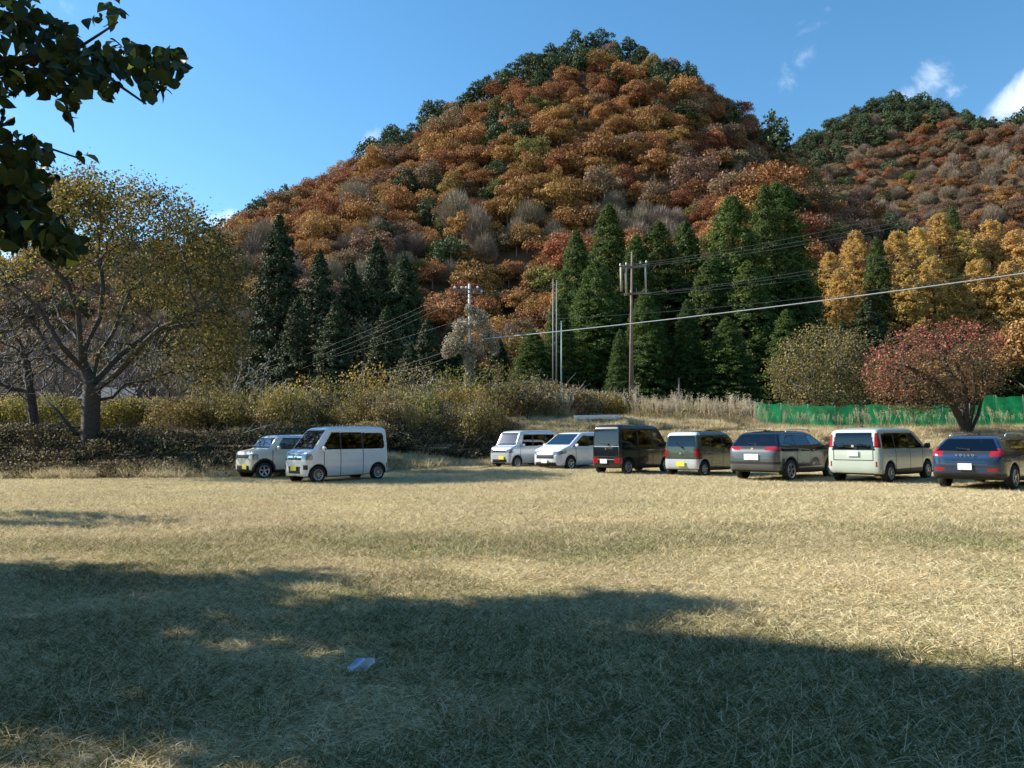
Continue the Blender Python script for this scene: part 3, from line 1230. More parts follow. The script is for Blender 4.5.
def cr(spec):
    """spec: list of (mat, per, spread, size, prob, zmin)"""
    def f(nodes, r, kids, rng):
        out = []
        for mat, per, spread, size, prob, zmin in spec:
            thr = np.quantile(r, .85)
            P = leafy(nodes, r, kids, rng, thr, per, spread, size, lambda q: (q[:, 2] > zmin) & (rng.random(len(q)) < prob))
            if len(P[0]):
                out.append((*P, M[mat], .7))
        return out
    return f


quick_tree('small_tree', 38, 35, 7.0, 3.2, 'smaller half bare tree left of the large spreading tree', M['bark'], cr([('olive', 1, .2, .15, .12, 2)]), 5, n_attr=700, z0=1.6, trunk=.2, lean=(-1.2, 0))
quick_tree('small_tree', -30, 38, 9, 3.6, 'sparse yellowing tree at the left edge of the photo', M['bark_grey'], cr([('yolive', 2, .22, .16, .35, 3)]), 6, n_attr=700, z0=1.6, trunk=.22)
quick_tree('small_tree', 170, 40, 4.6, 2.6, 'low bare tree just right of the large spreading tree', M['bark'], None, 7, n_attr=500, z0=1.2, trunk=.13, r0=.01)
bare_lab = ['slender grey leafless tree behind the crown of the large spreading tree'] * 9
for i, (px_, Y, h, rx) in enumerate([(-20, 52, 8, 3.5), (25, 60, 10, 4), (70, 55, 7, 3), (120, 58, 9, 4), (150, 52, 7.5, 3), (185, 60, 9, 3.6), (215, 54, 7, 3.2), (60, 72, 11, 4), (140, 74, 11, 4), (240, 64, 8, 3.4), (200, 76, 11, 4.2), (5, 78, 12, 4.6), (100, 84, 12, 4.5)]):
    quick_tree('bare_tree', px_, Y, h, rx, 'slender grey leafless tree behind the crown of the large spreading tree', M['bark_grey'] if i % 2 else M['twig'],
               cr([('tan', 1, .3, .17, .10, 2)]) if i % 3 == 0 else None, 60 + i, n_attr=420, z0=1.0, trunk=.14, r0=.014, step=.36, kill=.6, group='grey leafless trees behind the large spreading tree')
# pale upright thicket
quick_tree('bare_shrub', 268, 47, 4.0, 1.9, 'pale grey leafless shrub with upright branches above the olive bushes', M['bark_pale'], None, 91, n_attr=320, z0=.7, trunk=.06, r0=.014, multi=6, lean=(.6, 0), cat='shrub')
quick_tree('bare_shrub', 422, 50, 3.9, 2.2, 'pale leafless branches leaning right beside the small yellow tree', M['bark_pale'], None, 92, n_attr=160, z0=1.5, trunk=.10, r0=.02, multi=2, lean=(1.0, 0), cat='shrub')
quick_tree('yellow_tree', 368, 46, 4.4, 1.9, 'small yellow green tree above the bushes right of the white van', M['bark_grey'], cr([('yellow', 5, .25, .16, .6, 1), ('yolive', 4, .25, .16, .6, 1)]), 93, n_attr=420, z0=1.3, trunk=.09, r0=.011, multi=3)

# ---- olive brown bush tree and the red tree at the right
quick_tree('olive_tree', 826, 56, 7.6, 4.1, 'rounded olive brown tree beside the green net left of the red tree', M['bark_grey'],
           cr([('yolive', 10, .3, .15, .6, .8), ('tan', 10, .3, .15, .6, .8), ('olive', 6, .3, .15, .5, .8)]), 95, n_attr=1500, z0=.7, trunk=.16, r0=.010, multi=4, ry=3.2)
RYD = 46.5
rb = on(968, RYD)


def rr_(px, py, dy=0.0):
    return rel(px, py, dy, RYD, rb)


rng = np.random.default_rng(33)
limbs = [
    [(0, 0, -.4), (0, 0, .3), rr_(972, 412), rr_(975, 392), rr_(972, 365), rr_(962, 340)],
    [(.3, .2, 0), rr_(978, 415, .3), rr_(984, 390, .6), rr_(992, 362, .8), rr_(996, 340, 1)],
    [(-.2, -.2, .1), rr_(958, 415, -.3), rr_(948, 396, -.8), rr_(932, 380, -1.2), rr_(905, 365, -1.5)],
    [(-.2, .2, .1), rr_(962, 405, .4), rr_(952, 380, .9), rr_(940, 352, 1.3), rr_(930, 335, 1.5)],
    [(-.1, -.1, .2), rr_(966, 405, -.5), rr_(962, 375, -1.2), rr_(950, 350, -1.6)],
]
start = chains(limbs, .28)


def env_red(p):
    x, y, z = p[:, 0], p[:, 1], p[:, 2]
    q = ((x + 1.7) / 4.5) ** 2 + (y / 3.2) ** 2 + ((z - 4.3 - .12 * (x + 1.7)) / 2.9) ** 2
    return (q < 1) & (z > 1.15) & (q > .08)


A = env_points(rng, 2500, env_red, ((-6.4, -3.4, 1), (3.5, 3.4, 8)))
nodes, par = grow(start, A, step=.24, infl=2.8, kill=.36, rng=rng)
r, kids = radii(nodes, par, .010, 2.2, trunk=.42)
Pa = leafy(nodes, r, kids, rng, .021, 13, .2, .12, lambda q: ((q[:, 2] > 4.6 + rng.normal(size=len(q)) * .8) | (q[:, 0] < -3.6 + rng.normal(size=len(q)) * .6)) & (rng.random(len(q)) < .62))
Pb = leafy(nodes, r, kids, rng, .021, 11, .2, .12, lambda q: (q[:, 2] < 5.0) & (rng.random(len(q)) < .8))
Pc = leafy(nodes, r, kids, rng, .021, 5, .2, .12, lambda q: (rng.random(len(q)) < .3))
build_tree('red_tree', rb, 'low spreading tree with dusty red leaves and several leaning trunks before the green net', nodes, par, r, kids, M['bark'],
           [(*Pa, M['red'], .7), (*Pb, M['redolive'], .7), (*Pc, M['olive'], .7)])


# ------------------------------------------------------------------ conifers behind the cars
def conifer_proto(name, mats_, seed, h, r, n, size, **kw):
    rng = np.random.default_rng(seed)
    root = bpy.data.objects.new(name, None)
    P, Nn, sz = cone_tree(rng, h, r, 1.2, n, size, **kw)
    V, F = leaf_quads(P, Nn, sz, .55, rng)
    cr_ = mesh_np('crown', V, F, mats_, None, attr=np.clip(rng.normal(.45, .27, len(F)), 0, 1), link=False)
    mb = MB()
    mb.tube([(0, 0, -1), (0, 0, h * .3), (0, 0, h * .7), (0, 0, h * .97)], [.36, .28, .16, .04], 8)
    tr_ = mb.build('trunk', M['bark'], link=False, smooth=True)
    return root, cr_, tr_


def plant_conifer(pr, px, Y, h0, top_py, label, cat='tree', group=None, wide=1.0, rz=None):
    root, c_, t_ = pr
    b0 = on(px, Y)
    want = at(px, top_py, Y).z - b0.z
    s = want / h0
    r = root.copy()
    COL.objects.link(r)
    r.location = b0
    r.rotation_euler = (0, 0, random.uniform(0, 6.28) if rz is None else rz)
    r.scale = (s * wide, s * wide, s)
    for q in (c_, t_):
        k = q.copy()
        COL.objects.link(k)
        k.parent = r
    tag(r, label, cat, group)
    return r


CED = [conifer_proto('cedar_tree', M['cedar'], 200 + i, 26, 5.2, 56000, .29, tiers=150, droop=.13, power=.52, gap=.05, nj=.75) for i in range(3)]
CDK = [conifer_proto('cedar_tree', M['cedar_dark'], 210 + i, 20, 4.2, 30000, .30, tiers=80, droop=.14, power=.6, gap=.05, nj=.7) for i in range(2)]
LAR = [conifer_proto('larch_tree', M['larch'], 220 + i, 20, 3.9, 24000, .30, tiers=70, droop=-.18, power=.42, gap=.1, nj=1.1) for i in range(3)]

# green cedars, right of centre: px, Y, top, label
ced = [
    (578, 88, 232, 'tall green cedar at the left end of the green row, with a pointed top'),
    (612, 94, 205, 'tallest green cedar left of the wooden pole, its top below the tan leafless tree'),
    (598, 80, 262, 'green cedar in front of the tallest one left of the wooden pole'),
    (560, 76, 300, 'lower green cedar behind the two slim metal poles'),
    (640, 88, 236, 'green cedar directly behind the wooden double crossarm pole'),
    (662, 92, 222, 'green cedar just right of the wooden pole, with a broad rounded top'),
    (690, 96, 222, 'green cedar between the wooden pole and the tallest pointed pair'),
    (648, 74, 290, 'lower broad green cedar at the foot of the wooden pole'),
    (738, 92, 197, 'tall pointed green cedar left of the twin topped one'),
    (712, 84, 262, 'green cedar in front, left of the tall pointed one'),
    (772, 98, 186, 'tallest green cedar at the right end, left spire of twin top'),
    (784, 102, 184, 'tall green cedar at the right end, right spire of twin top'),
    (752, 82, 262, 'dark green cedar in the shade below the twin topped cedar'),
    (690, 74, 300, 'low bushy green cedar above the pampas grass right of the wooden pole'),
    (730, 72, 318, 'lowest bright green cedar above the pampas grass and the brown post'),
    (800, 92, 262, 'shaded green cedar between the twin topped cedar and the golden larches'),
    (622, 70, 330, 'low dark cedar just left of the wooden pole'),
    (534, 74, 330, 'low dark cedar left of the slim metal poles'),
    (790, 78, 310, 'low dark cedar behind the rounded olive brown tree'),
]
for i, (px_, Y, tp, lb) in enumerate(ced):
    plant_conifer(CED[i % 3], px_, Y, 26, tp, lb, wide=[1.08, .92, 1.2][i % 3] * (.9 + .3 * ((i * 37) % 10) / 10) * (1.25 if tp > 250 else 1.0), group=None)
cdk = [
    (277, 84, 216, 'dark slender conifer standing alone behind the crown of the large spreading tree', 1.0),
    (318, 80, 252, 'dark conifer hung with yellow leaves, second from the left of the dark row', 1.05),
    (350, 84, 262, 'dark conifer in the middle of the dark row above the white van', 1.0),
    (376, 86, 240, 'tallest dark conifer of the row above the white van', 1.0),
    (404, 84, 256, 'dark conifer at the right end of the dark row', 1.1),
    (296, 72, 300, 'low dark conifer below the slender one on the left', 1.2),
    (335, 70, 300, 'low dark conifer behind the yellow tinged one above the white van', 1.2),
    (386, 72, 308, 'low dark conifer behind the small yellow green tree', 1.3),
    (428, 74, 318, 'low dark conifer left of the pole overgrown with climbing plants', 1.3),
    (450, 84, 330, 'dark conifer close behind the pole overgrown with climbing plants', 1.3),
    (500, 78, 340, 'low dark conifer right of the pole overgrown with climbing plants', 1.4),
    (410, 66, 345, 'shaded dark conifer above the leafless pale branches', 1.5),
    (846, 66, 322, 'shaded dark conifer left below the golden larches', 1.4),
    (872, 78, 300, 'dark evergreen in the shade below the golden larches', 1.5),
    (896, 68, 330, 'dark evergreen in the gap above the red tree', 1.6),
    (1018, 62, 350, 'dark evergreen behind the right side of the red tree', 1.6),
    (1060, 62, 330, 'dark evergreen outside the right edge behind the red tree', 1.6),
]
for i, (px_, Y, tp, lb, wd) in enumerate(cdk):
    plant_conifer(CDK[i % 2], px_, Y, 20, tp, lb, wide=wd)
# yellow climber leaves on the dark row, thickened to put its sunlit left sides into colour: a sparse broadleaf beside each
for (px_, Y, h, rx, lb) in [(306, 76, 10, 2.2, 'thin yellow leaved tree, thickened for the sunlit sides of the dark conifers'), (362, 79, 12, 2.0, 'tall thin tan yellow tree, thickened for sunlit sides between the dark conifers'),
                            (394, 79, 11, 2.2, 'thin yellowish tree, thickened for sunlit sides at the right end of the dark conifers')]:
    quick_tree('yellow_tree', px_, Y, h, rx, lb, M['bark_grey'], cr([('yolive', 8, .4, .26, .6, 2), ('tan', 8, .4, .26, .6, 2)]), int(px_), n_attr=420, z0=2, trunk=.15, r0=.012, step=.4, kill=.6)

lar = [(812, 112, 262, .85), (836, 114, 248, .9), (862, 118, 236, .95), (846, 106, 262, .9), (905, 116, 232, 1.0), (925, 120, 224, 1.05), (948, 122, 219, 1.0), (972, 120, 224, 1.05),
       (1000, 122, 222, 1.1), (1024, 118, 228, 1.0), (1050, 120, 226, 1.0), (912, 104, 262, 1.0), (940, 106, 258, 1.0), (985, 104, 256, 1.0), (1016, 102, 268, 1.0), (876, 106, 276, .85), (1085, 118, 236, 1.0)]
for i, (px_, Y, tp, wd) in enumerate(lar):
    plant_conifer(LAR[i % 3], px_, Y, 20, tp + [0, 5, -4, 8][i % 4], 'golden yellow larch in the bright row above the red tree', wide=wd * 1.25, group='golden larches at the right')
plant_conifer(CED[1], 884, 106, 26, 238, 'single narrow green conifer standing among the golden larches', wide=.85)
plant_conifer(CED[2], 962, 128, 26, 207, 'small dark green conifer peeping over the golden larches', wide=.9)

# green pine clump behind the red tree
for (px_, Y, h, r_, lb, mt) in [(985, 62, 7.6, 3.6, 'flat topped green pine above the red tree', 'cedar'), (935, 66, 6.0, 3.0, 'yellow green broadleaf tree left of the flat topped pine', 'golden'),
                                (1030, 58, 8.8, 2.8, 'orange brown tree at the right edge above the red tree', 'orange')]:
    rng = np.random.default_rng(int(px_))
    root = empty('pine_tree' if mt == 'cedar' else 'broadleaf_tree', on(px_, Y))
    tag(root, lb, 'tree')
    P, Nn, sz = lobes_crown(blob_set(rng, r_, h * .62, h * .36, 9, flat=.5), 3200, .3, rng)
    V, F = leaf_quads(P, Nn, sz, .6, rng)
    mesh_np('crown', V, F, M[mt], root, attr=rng.random(len(F)))
    V, F = simple_trunk(h * .8, .2, rng)
    mesh_np('trunk', V, F, M['bark'], root)

# mid distance broadleaf understory between terrace and slope
rng = np.random.default_rng(404)
for i in range(26):
    px_ = [20, 60, 110, 160, 205, 240, 262, 452, 470, 490, 512, 540, 470, 505, 430, -40, -90, 1070, 1110, 880, 530, 84, 134, 180, 222, 0][i]
    Y = [92, 88, 94, 90, 92, 86, 96, 100, 92, 98, 92, 98, 82, 86, 98, 90, 84, 90, 80, 92, 82, 78, 76, 80, 78, 74][i]
    k = ['brown', 'tan', 'bare', 'tan', 'bare', 'olive', 'bare', 'tan', 'olive', 'brown', 'orange', 'olive', 'olive', 'bare', 'tan', 'orange', 'olive', 'olive', 'golden', 'olive', 'olive', 'tan', 'bare', 'tan', 'olive', 'brown'][i]
    o = place(PROTO[k][i % 2], on(px_, Y, -.4), rng.uniform(0, 6), rng.uniform(.8, 1.15))
    o.name = 'bare_tree' if k in ('bare', 'tan') else 'broadleaf_tree'
    side = 'left behind the large spreading tree' if px_ < 270 else ('behind the pole overgrown with climbing plants' if px_ < 560 else 'in the shade below the golden larches')
    col_ = {'brown': 'dull brown broadleaf', 'orange': 'orange brown broadleaf', 'bare': 'bare grey leafless', 'tan': 'bare tan twigged', 'olive': 'olive green broadleaf', 'golden': 'golden yellow broadleaf'}[k]
    tag(o, col_ + ' tree at the mountain foot, ' + side, 'tree', col_ + ' trees at the mountain foot ' + side)

# thin stemmed small trees standing among the shrubs of the bank
for i, (px_, Y, h, rx, mt, lb) in enumerate([
        (212, 41, 3.6, 1.7, 'yolive', 'thin stemmed yellow olive tree left above the boxy kei car'), (262, 40, 3.3, 1.6, 'yolive', 'thin stemmed small tree directly above the boxy kei car'),
        (305, 41, 3.5, 1.8, 'yellow', 'golden yellow small tree above the white van windscreen'), (338, 40, 3.3, 1.7, 'olive', 'thin stemmed olive tree above the middle of the white van'),
        (412, 43, 4.0, 1.8, 'tan', 'brownish thin stemmed tree right of the white van'), (452, 45, 3.6, 1.7, 'yolive', 'thin stemmed tree below the overgrown pole'),
        (500, 47, 3.8, 1.9, 'yolive', 'yellow olive small tree behind the silver kei wagon'), (528, 48, 3.4, 1.6, 'tan', 'dry tan small tree left of the slim metal poles')]):
    quick_tree('small_tree', px_, Y, h, rx, lb, M['bark'], cr([(mt, 7, .2, .11, .6, 1.2), ('olive', 3, .2, .11, .5, 1.2)]), 700 + i, n_attr=420, z0=1.1, trunk=.08, r0=.008, multi=3, step=.22, kill=.34)
# ------------------------------------------------------------------ shrubs on the bank and terrace
def shrub_proto(mats_, seed, r, h, n, size, stems=9, flat=.85, mix=(.6, .4)):
    rng = np.random.default_rng(seed)
    P, Nn, sz = lobes_crown(blob_set(rng, r, h, -.1, 11, flat=flat, spread=.75), n, size, rng, shell=(.45, 1.12), nj=.9, down_cut=-.8)
    P[:, 2] = np.abs(P[:, 2])
    V, F = leaf_quads(P, Nn, sz, .6, rng)
    ms = rng.choice(len(mats_), size=len(F), p=mix[:len(mats_)])
    crown = mesh_np('foliage', V, F, [M[m_] for m_ in mats_], None, midx=ms, attr=np.clip(rng.normal(.5, .28, len(F)), 0, 1), link=False)
    A, B = [], []
    for i in range(stems):
        a = rng.uniform(0, 6.28)
        q = rng.uniform(.3, .9)
        m_ = np.array([math.cos(a) * r * q * .45, math.sin(a) * r * q * .45, h * .5])
        e = np.array([math.cos(a) * r * q, math.sin(a) * r * q, h * rng.uniform(.5, .82)])
        A += [np.array([0, 0, -.2]), m_]
        B += [m_, e]
        for _ in range(3):
            s_ = m_ + (e - m_) * rng.uniform(.2, .9)
            A.append(s_)
            B.append(s_ + rng.normal(size=3) * [.35, .35, .25] + [0, 0, .35])
    V, F = tubes_np(A, B, np.full(len(A), .016), np.full(len(A), .006), 4)
    stem = mesh_np('stems', V, F, M['bark_grey'], None, link=False)
    return crown, stem


SHR = {
    'yellow': [shrub_proto(['yellow', 'golden', 'yolive'], 301 + i, 1.5, 1.9, 4560, .095, mix=(.4, .3, .3)) for i in range(2)],
    'yolive': [shrub_proto(['yolive', 'tan', 'olive'], 311 + i, 1.7, 2.2, 5700, .095, mix=(.45, .3, .25)) for i in range(3)],
    'olive': [shrub_proto(['olive', 'tan', 'darkleaf'], 321 + i, 1.7, 2.0, 4940, .095, mix=(.4, .3, .3)) for i in range(2)],
    'tan': [shrub_proto(['tan', 'brown', 'yolive'], 331 + i, 1.5, 1.8, 4940, .095, mix=(.55, .25, .2)) for i in range(3)],
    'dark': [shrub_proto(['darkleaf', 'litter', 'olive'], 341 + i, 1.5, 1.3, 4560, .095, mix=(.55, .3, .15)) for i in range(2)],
    'grey': [shrub_proto(['greyseed', 'tan', 'olive'], 351, 1.3, 1.6, 3800, .095, mix=(.5, .25, .25))],
}
WORD = {'yellow': 'orange yellow', 'yolive': 'yellow olive', 'olive': 'olive green', 'tan': 'dry tan', 'dark': 'dark green', 'grey': 'grey seed covered'}


def place_name(px_):
    for lim, s in [(-10, 'past the left edge'), (70, 'between the left edge and the large spreading tree'), (150, 'just right of the large spreading tree trunk'), (235, 'left of the boxy kei car'),
                   (330, 'above the boxy kei car and the white van'), (400, 'behind the right end of the white van'), (490, 'between the white van and the silver kei wagon'),
                   (560, 'behind the silver kei wagon'), (620, 'by the white guard rail'), (760, 'below the green cedars'), (900, 'before the green net'), (1030, 'by the trunks of the red tree'), (9999, 'past the right edge')]:
        if px_ < lim:
            return s


def shrub(kind, px_, Y, s=1.0, sz=1.0):
    v = SHR[kind][int(RNG.integers(len(SHR[kind])))]
    root = empty('shrub', on(px_, Y), RNG.uniform(0, 6.28))
    root.scale = (s, s, s * sz)
    for q in v:
        c = q.copy()
        COL.objects.link(c)
        c.parent = root
    low = 'low ' if s * sz < .75 else ('tall ' if s * sz > 1.2 else '')
    row = 'front row' if Y < 36 else ('middle row' if Y < 46 else 'back row')
    lb = '%s%s shrub, %s, %s' % (low, WORD[kind], row, place_name(px_))
    tag(root, lb, 'shrub', lb.replace(' shrub,', ' shrubs,'))
    return root


rs = random.Random(9)
# yellow hedge on the left beyond the path
for px_ in range(-70, 150, 17):
    shrub('yellow' if rs.random() < .88 else 'yolive', px_ + rs.uniform(-5, 5), 43 + rs.uniform(-1.5, 2.5), rs.uniform(1.1, 1.5), rs.uniform(.95, 1.2))
for px_ in range(-80, 260, 22):
    shrub(rs.choice(['olive', 'tan', 'yolive', 'olive']), px_ + rs.uniform(-6, 6), 50 + rs.uniform(-2, 3), rs.uniform(1.0, 1.6), rs.uniform(.8, 1.1))
for px_ in range(150, 320, 15):
    shrub(rs.choice(['yolive', 'yellow', 'tan', 'yolive']), px_ + rs.uniform(-5, 5), 42 + rs.uniform(-1.5, 2.5), rs.uniform(.95, 1.35), rs.uniform(.9, 1.15))
for px_ in range(200, 480, 18):
    shrub(rs.choice(['yolive', 'yolive', 'tan', 'yellow', 'yellow', 'olive']), px_ + rs.uniform(-5, 5), 44 + rs.uniform(-1.5, 4), rs.uniform(.75, 1.55), rs.uniform(.9, 1.3))
for px_ in range(440, 620, 15):
    shrub(rs.choice(['yolive', 'tan', 'yolive', 'tan', 'grey']), px_ + rs.uniform(-5, 5), 52 + rs.uniform(-2, 3), rs.uniform(1.2, 1.7), rs.uniform(1.0, 1.3))
for px_ in range(385, 500, 26):
    shrub(rs.choice(['dark', 'olive', 'tan', 'dark']), px_ + rs.uniform(-5, 5), 40.5 + rs.uniform(-1.5, 1.5), rs.uniform(.6, .95), rs.uniform(.7, 1.0))
for px_ in range(235, 400, 33):
    shrub(rs.choice(['dark', 'tan', 'dark', 'olive']), px_ + rs.uniform(-5, 5), 36.5 + rs.uniform(-1, 1.5), rs.uniform(.5, .8), rs.uniform(.6, .9))
for px_ in range(185, 500, 21):
    shrub(rs.choice(['yolive', 'tan', 'olive', 'yolive']), px_ + rs.uniform(-7, 7), (38.6 if px_ < 400 else 41) + rs.uniform(-.8, 1.2), rs.uniform(.7, 1.1), rs.uniform(1.0, 1.5))
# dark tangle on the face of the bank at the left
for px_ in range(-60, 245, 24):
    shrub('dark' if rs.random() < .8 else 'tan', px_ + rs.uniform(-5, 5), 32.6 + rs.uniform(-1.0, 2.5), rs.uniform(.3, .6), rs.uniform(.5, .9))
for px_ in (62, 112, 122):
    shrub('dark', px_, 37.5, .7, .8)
for px_ in range(560, 760, 20):
    shrub(rs.choice(['tan', 'olive', 'dark', 'tan']), px_ + rs.uniform(-5, 5), 58 + rs.uniform(-2, 4), rs.uniform(.9, 1.4), rs.uniform(.8, 1.1))
shrub('yellow', 618, 54, 1.1, .9)
shrub('yellow', 640, 55, .9, .8)
for px_ in (770, 795, 850, 880):
    shrub(rs.choice(['yolive', 'tan']), px_, 55, 1.1, .9)

# undergrowth: a tangle nobody could count, on the bank and under the shrubs
def litter_proto(mats_, seed, n, size, h, r=1.0, twigs=34):
    rng = np.random.default_rng(seed)
    P = np.stack([rng.uniform(-r, r, n), rng.uniform(-r, r, n), rng.random(n) ** 1.6 * h], 1)
    Nn = unit(rng.normal(size=(n, 3)) + [0, 0, .6])
    V, F = leaf_quads(P, Nn, size * rng.uniform(.6, 1.4, n), .6, rng)
    ms = rng.integers(len(mats_), size=n)
    A = np.stack([rng.uniform(-r, r, twigs), rng.uniform(-r, r, twigs), rng.random(twigs) * h], 1)
    B = A + rng.normal(size=(twigs, 3)) * [.45, .45, .25]
    tV, tF = tubes_np(A, B, np.full(twigs, .009), np.full(twigs, .004), 4)
    V, F, mi, a = combine([(V, F, 0, rng.random(len(F))), (tV, tF, len(mats_), rng.random(len(tF)))])
    mi[:n] = ms
    return mesh_np('tangle', V, F, [M[m_] for m_ in mats_] + [M['deadwood']], midx=mi, attr=a, link=False)


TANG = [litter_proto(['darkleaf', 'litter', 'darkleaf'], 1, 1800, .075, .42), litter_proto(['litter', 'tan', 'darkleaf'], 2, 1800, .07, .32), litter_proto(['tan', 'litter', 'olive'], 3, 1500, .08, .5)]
rg = np.random.default_rng(12)
Pp, Ix = [], []
for _ in range(1150):
    px_ = rg.uniform(-110, 505)
    if px_ < 260:
        Y = rg.uniform(30.3, 37.6)
    else:
        t = min(1, (px_ - 260) / 200)
        Y = rg.uniform(32 + 7 * t, 46)
    Pp.append(on(px_, Y, -.05))
    Ix.append(rg.choice(3, p=[.28, .47, .25] if Y > 31.3 else [.1, .5, .4]))
for _ in range(500):
    px_ = rg.uniform(-110, 760)
    Pp.append(on(px_, rg.uniform(46 if px_ < 500 else 52, 66), -.05))
    Ix.append(rg.choice(3, p=[.25, .35, .4]))
n = len(Pp)
rot = np.zeros((n, 3))
rot[:, 2] = rg.uniform(0, 6.28, n)
o = scatter_gn('undergrowth', Pp, rot, rg.uniform(.7, 1.35, n), Ix, TANG)
tag(o, 'dark tangle of leaves and dead twigs covering the bank', 'undergrowth', kind='stuff')

# fallen pale branches on the bank
for i, (px_, Y, l, a) in enumerate([(108, 31.6, 1.6, .2), (128, 31.4, 1.9, -.1), (205, 32.5, 2.2, .1), (225, 33.5, 2.6, .3), (176, 35.5, 1.5, 0)]):
    b0 = on(px_, Y, .35)
    mb = MB()
    d = np.array([math.cos(a), 0, math.sin(a)])
    pts = [np.array([0, 0, 0]), d * l * .35 + [0, .1, .04], d * l * .7 + [0, -.05, .02], d * l]
    mb.tube(pts, [.035, .03, .022, .010], 6)
    mb.tube([pts[1], pts[1] + np.array([l * .15, .2, l * .2])], [.02, .006], 5)
    mb.tube([pts[2], pts[2] + np.array([l * .12, -.2, l * .12])], [.015, .005], 5)
    o = mb.build('fallen_branch', M['bark_pale'], smooth=True)
    o.location = b0
    tag(o, ['pale dead branch below the large spreading tree trunk', 'long pale dead branch right of the trunk base', 'pale dead branch on the brown bank, left of the boxy car',
            'pale dead branch highest on the bank above the boxy car', 'short dead branch lying by the path'][i], 'branch')

# dead leaning branch left of the big trunk
mb = MB()
a_, b_ = at(38, 392, 33.5), at(78, 428, 33.2)
mb.tube([a_, a_.lerp(b_, .5) + Vector((.05, 0, -.12)), b_ - Vector((0, 0, .35))], [.04, .06, .08], 6)
o = mb.build('leaning_branch', M['bark'], smooth=True)
tag(o, 'dark bare branch leaning against the left side of the large trunk', 'branch')


# ------------------------------------------------------------------ pampas and dry grass on the terrace edge
def blade_strip(P, D, L, W, bend, rng, seg=3):
    """tapering blades: base P, direction D (unit), length L, width W, bend downwards"""
    n = len(P)
    side = unit(np.cross(D, rng.normal(size=(n, 3))))
    V = []
    for s in range(seg + 1):
        t = s / seg
        c = P + D * (L * t)[:, None] + np.array([0, 0, -1.0]) * (bend * L * t * t)[:, None]
        w_ = (W * (1 - t * .92) * .5)[:, None]
        V += [c - side * w_, c + side * w_]
    V = np.stack(V, 1).reshape(-1, 3)
    k = 2 * (seg + 1)
    f = np.array([[2 * s, 2 * s + 1, 2 * s + 3, 2 * s + 2] for s in range(seg)])
    F = (f[None] + (np.arange(n) * k)[:, None, None]).reshape(-1, 4)
    return V, F


def pampas_proto(seed):
    rng = np.random.default_rng(seed)
    n = 150
    P = rng.normal(size=(n, 3)) * [.18, .18, 0]
    D = unit(np.stack([rng.normal(size=n) * .35, rng.normal(size=n) * .35, np.ones(n)], 1))
    V, F = blade_strip(P, D, rng.uniform(.8, 1.5, n), np.full(n, .022), np.full(n, .35), rng)
    blades = mesh_np('blades', V, F, M['tan'], attr=np.repeat(rng.random(n), 3), link=False)
    m_ = 9
    P = rng.normal(size=(m_, 3)) * [.15, .15, 0]
    D = unit(np.stack([rng.normal(size=m_) * .2, rng.normal(size=m_) * .2, np.ones(m_)], 1))
    L = rng.uniform(1.3, 2.0, m_)
    V, F = tubes_np(P, P + D * L[:, None], np.full(m_, .010), np.full(m_, .006), 3)
    q = []
    for i in range(m_):
        t = rng.uniform(.78, 1.12, 34)
        q.append(P[i] + D[i] * (L[i] * t)[:, None] + rng.normal(size=(34, 3)) * .05)
    q = np.concatenate(q)
    nn = unit(rng.normal(size=q.shape) * [1, 1, .3])
    lV, lF = leaf_quads(q, nn, rng.uniform(.05, .10, len(q)), .35, rng)
    V, F, mi, a = combine([(V, F, 0, .3), (lV, lF, 0, rng.random(len(lF)))])
    plume = mesh_np('plumes', V, F, M['plume'], attr=a, link=False)
    return blades, plume


PAM = [pampas_proto(i) for i in range(4)]


def pampas(px_, Y, s, lb):
    root = empty('pampas_grass', on(px_, Y), rs.uniform(0, 6.28))
    root.scale = (s, s, s)
    for q in PAM[rs.randrange(4)]:
        c = q.copy()
        COL.objects.link(c)
        c.parent = root
    tag(root, lb, 'pampas grass', lb.replace('clump', 'clumps'), kind='thing')


for i in range(34):
    pampas(632 + i * 3.9 + rs.uniform(-2, 2), 49 + rs.uniform(-1, 4), rs.uniform(.8, 1.15), 'pale feathery pampas grass clump in the row below the green cedars')
for i in range(9):
    pampas(536 + i * 4 + rs.uniform(-2, 2), 50 + rs.uniform(-1, 2), rs.uniform(.9, 1.25), 'pale pampas grass clump at the foot of the slim metal poles')
for i in range(5):
    pampas(549 + i * 4, 41.5, .75, 'small pale pampas grass clump just behind the silver and white cars')
for i in range(26):
    pampas(760 + i * 11 + rs.uniform(-4, 4), 48.6 + rs.uniform(-.4, .6), rs.uniform(.55, .8), 'low pampas grass clump in front of the green net')

# ------------------------------------------------------------------ grass of the field
def grass_proto(name, seed, n, half, L, W, lie, green=.15, mats_=('straw', 'greengrass')):
    rng = np.random.default_rng(seed)
    P = np.stack([rng.uniform(-half, half, n), rng.uniform(-half, half, n), rng.uniform(0, .015, n)], 1)
    a = rng.uniform(0, 6.283, n)
    el = np.clip(rng.normal(lie, .38, n), -.05, 1.4)
    D = np.stack([np.cos(a) * np.cos(el), np.sin(a) * np.cos(el), np.sin(el)], 1)
    LL = rng.uniform(L[0], L[1], n)
    V, F = blade_strip(P, D, LL, np.full(n, W) * rng.uniform(.6, 1.3, n), rng.uniform(.1, .5, n) * np.sin(np.clip(el, 0, 2)), rng, seg=2)
    V[:, 2] = np.maximum(V[:, 2], .002)
    mi = np.repeat((rng.random(n) < green).astype(int), 2)
    return mesh_np(name, V, F, [M[m_] for m_ in mats_], midx=mi, attr=np.repeat(np.clip(rng.normal(.45, .28, n), 0, 1), 2), link=False)


